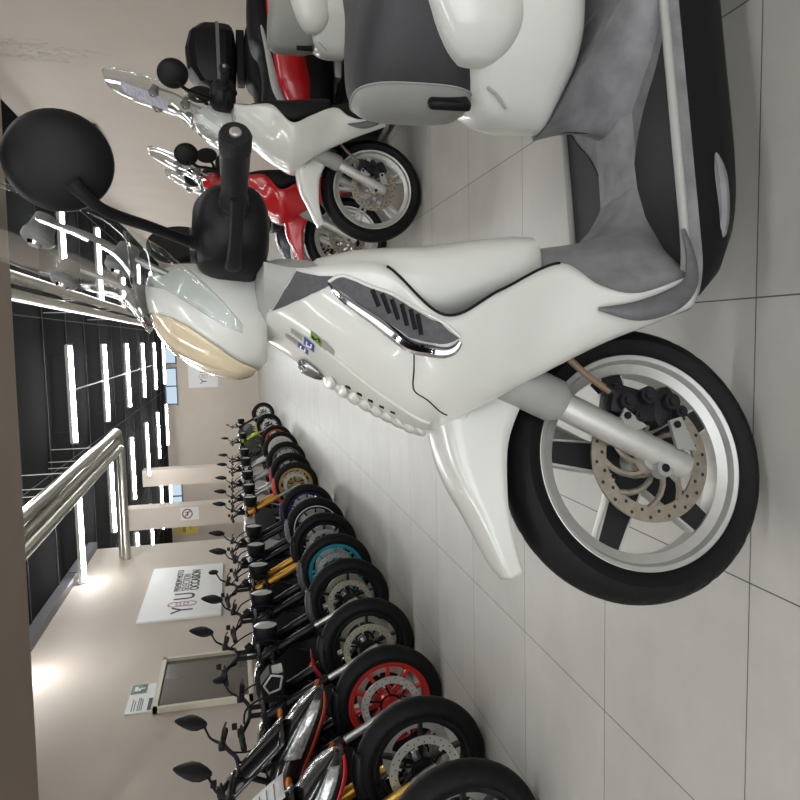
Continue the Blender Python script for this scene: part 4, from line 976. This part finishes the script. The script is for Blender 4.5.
G1 = 'motorcycles in the left row'
bike('black motorcycle at the near end of the row, only its front tyre showing', (-1.83, 2.33, 0), 0, mirror=None, up=0.0)
bike('black and red touring motorcycle with gold forks and a paper on its screen', (-1.90, 2.94, 0), 0, outer='c08a2a', lower='c9a24a', accent='c3202a', head='cowl', rim='19191b', disc='d6d6d0', spokes=5, shroud='c3202a', up=0.05, ahead=0.17)
bike('black motorcycle with a bright red front rim and white headlamp crystals', (-1.96, 3.63, 0), 0, rim='c9342c', accent='b8402c', head='cowl', disc='d8d8d2', shroud='1a1a1c', lower='b9b9b6', up=0.10, ahead=0.10)
bike('black naked motorcycle with a silver headlight bracket and small red fender tip', (-1.92, 4.25, 0), 0, head='bracket', mirror='round', lower='c4c4c0', accent='b07020', fender='1a1a1c', beak='a3202a', disc='c9c7b4', spokes=5, up=0.0)
bike('black motorcycle with dark grey fender and black wheel, just nearer than the teal-rimmed one', (-1.89, 4.99, 0), 0, lower='c4c4c0', fender='3c3c40', disc='b9b6a0', spokes=5, up=0.10)
bike('black motorcycle with a teal front rim', (-1.88, 5.63, 0), 0, rim='2f93a3', lower='b0b0ae', fender='4a4a50', tank='20242a', spokes=8, up=0.04)
bike('black motorcycle with gold forks and dark wheels beyond the teal-rimmed one', (-1.88, 6.36, 0), 0, outer='c9942f', lower='9a9a98', fender='1a1a1c', mirror='round', up=0.09)
bike('black motorcycle with a thin white pinstripe on its rim', (-1.89, 7.05, 0), 0, stripe='d8d8dc', lower='8f8f8c', fender='6e7076', up=0.02)
bike('motorcycle with navy blue rims and white tank panel', (-1.92, 7.88, 0), 0, rim='20285f', fender='1f2550', tank='c4c4c6', lower='8f8f8c', shroud='b8b8ba', far=True)
bike('motorcycle with a gold spoked rim, gold forks and orange-red front fender', (-1.93, 9.43, 0), 0, rim='b79c5c', outer='c48f32', fender='c8402c', accent='a8a8a6', tank='a8a8aa', shroud='2c2c30', spokes=14, far=True)
bike('silver grey motorcycle with red fender behind the gold-rimmed one', (-1.93, 10.25, 0), 0, outer='a7a7a4', lower='c2c2c0', fender='a3303a', tank='b0b0b0', shroud='c4c4c4', far=True, usd=False)
bike('silver motorcycle with dark wheels between the grey and the white-rimmed ones', (-1.88, 11.05, 0), 0, outer='9a9a98', tank='bdbdbd', rim='6e6e70', far=True, shroud='c9c9c9')
bike('motorcycle with a white front rim and long silver fork', (-1.88, 12.3, 0), 0, rim='d6d6d2', rim_w=0.05, outer='b9b9b6', lower='b9b9b6', tank='8f8f90', far=True, shroud='b0b0b0')
bike('motorcycle with an orange-brown front rim', (-1.92, 13.6, 0), 0, rim='a8501f', rim_w=0.03, tank='3a3a3e', far=True)
bike('black motorcycle with lime green fork and bodywork', (-2.0, 16.6, 0), 0, outer='a9b83a', fender='8a9636', tank='2a2c24', shroud='30322a', far=True)
bike('dark motorcycle with pale mirrors at the far end of the row', (-2.0, 19.6, 0), 0.1, tank='4a4a50', far=True, mirror='round', shroud='2c2c30')
# price sheet lying on the touring bike's screen
rws = []
for i in range(9):
    u = i/8
    rws.append([Vector((-0.035-0.30*u+0.02*sin(u*3), -0.115+0.17*k/5, 0.895+0.30*u-0.012*(k/5-0.5)**2+0.02*sin(u*3))) for k in range(6)])
pp_ = MB().loft(rws, caps=False, closed=False)
pp_.v = [v+Vector((-1.89, 3.0, 0.014)) for v in pp_.v]
po = pp_.build('paper_sheet', mat('paper_white', 'd0d2d4', 0.7), None, solid=0.001)
tag(po, 'printed white paper sheet lying on the screen of the black and red touring motorcycle', 'paper')
tl = MB()
for q in range(9):
    u0 = 0.1+0.09*q; a = Vector((-0.035-0.30*u0+0.02*sin(u0*3), -0.10, 0.895+0.30*u0+0.02*sin(u0*3)+0.004)); 
    tl.box(a+Vector((-1.89+0.001, 3.0+0.065+0.01*(q % 3), 0.014)), (0.006, 0.11-0.02*(q % 3), 0.001), Matrix.Rotation(rad(-45), 3, 'Y'))
for o in each(tl, 'text_line', THIN, po, smooth=False): pass
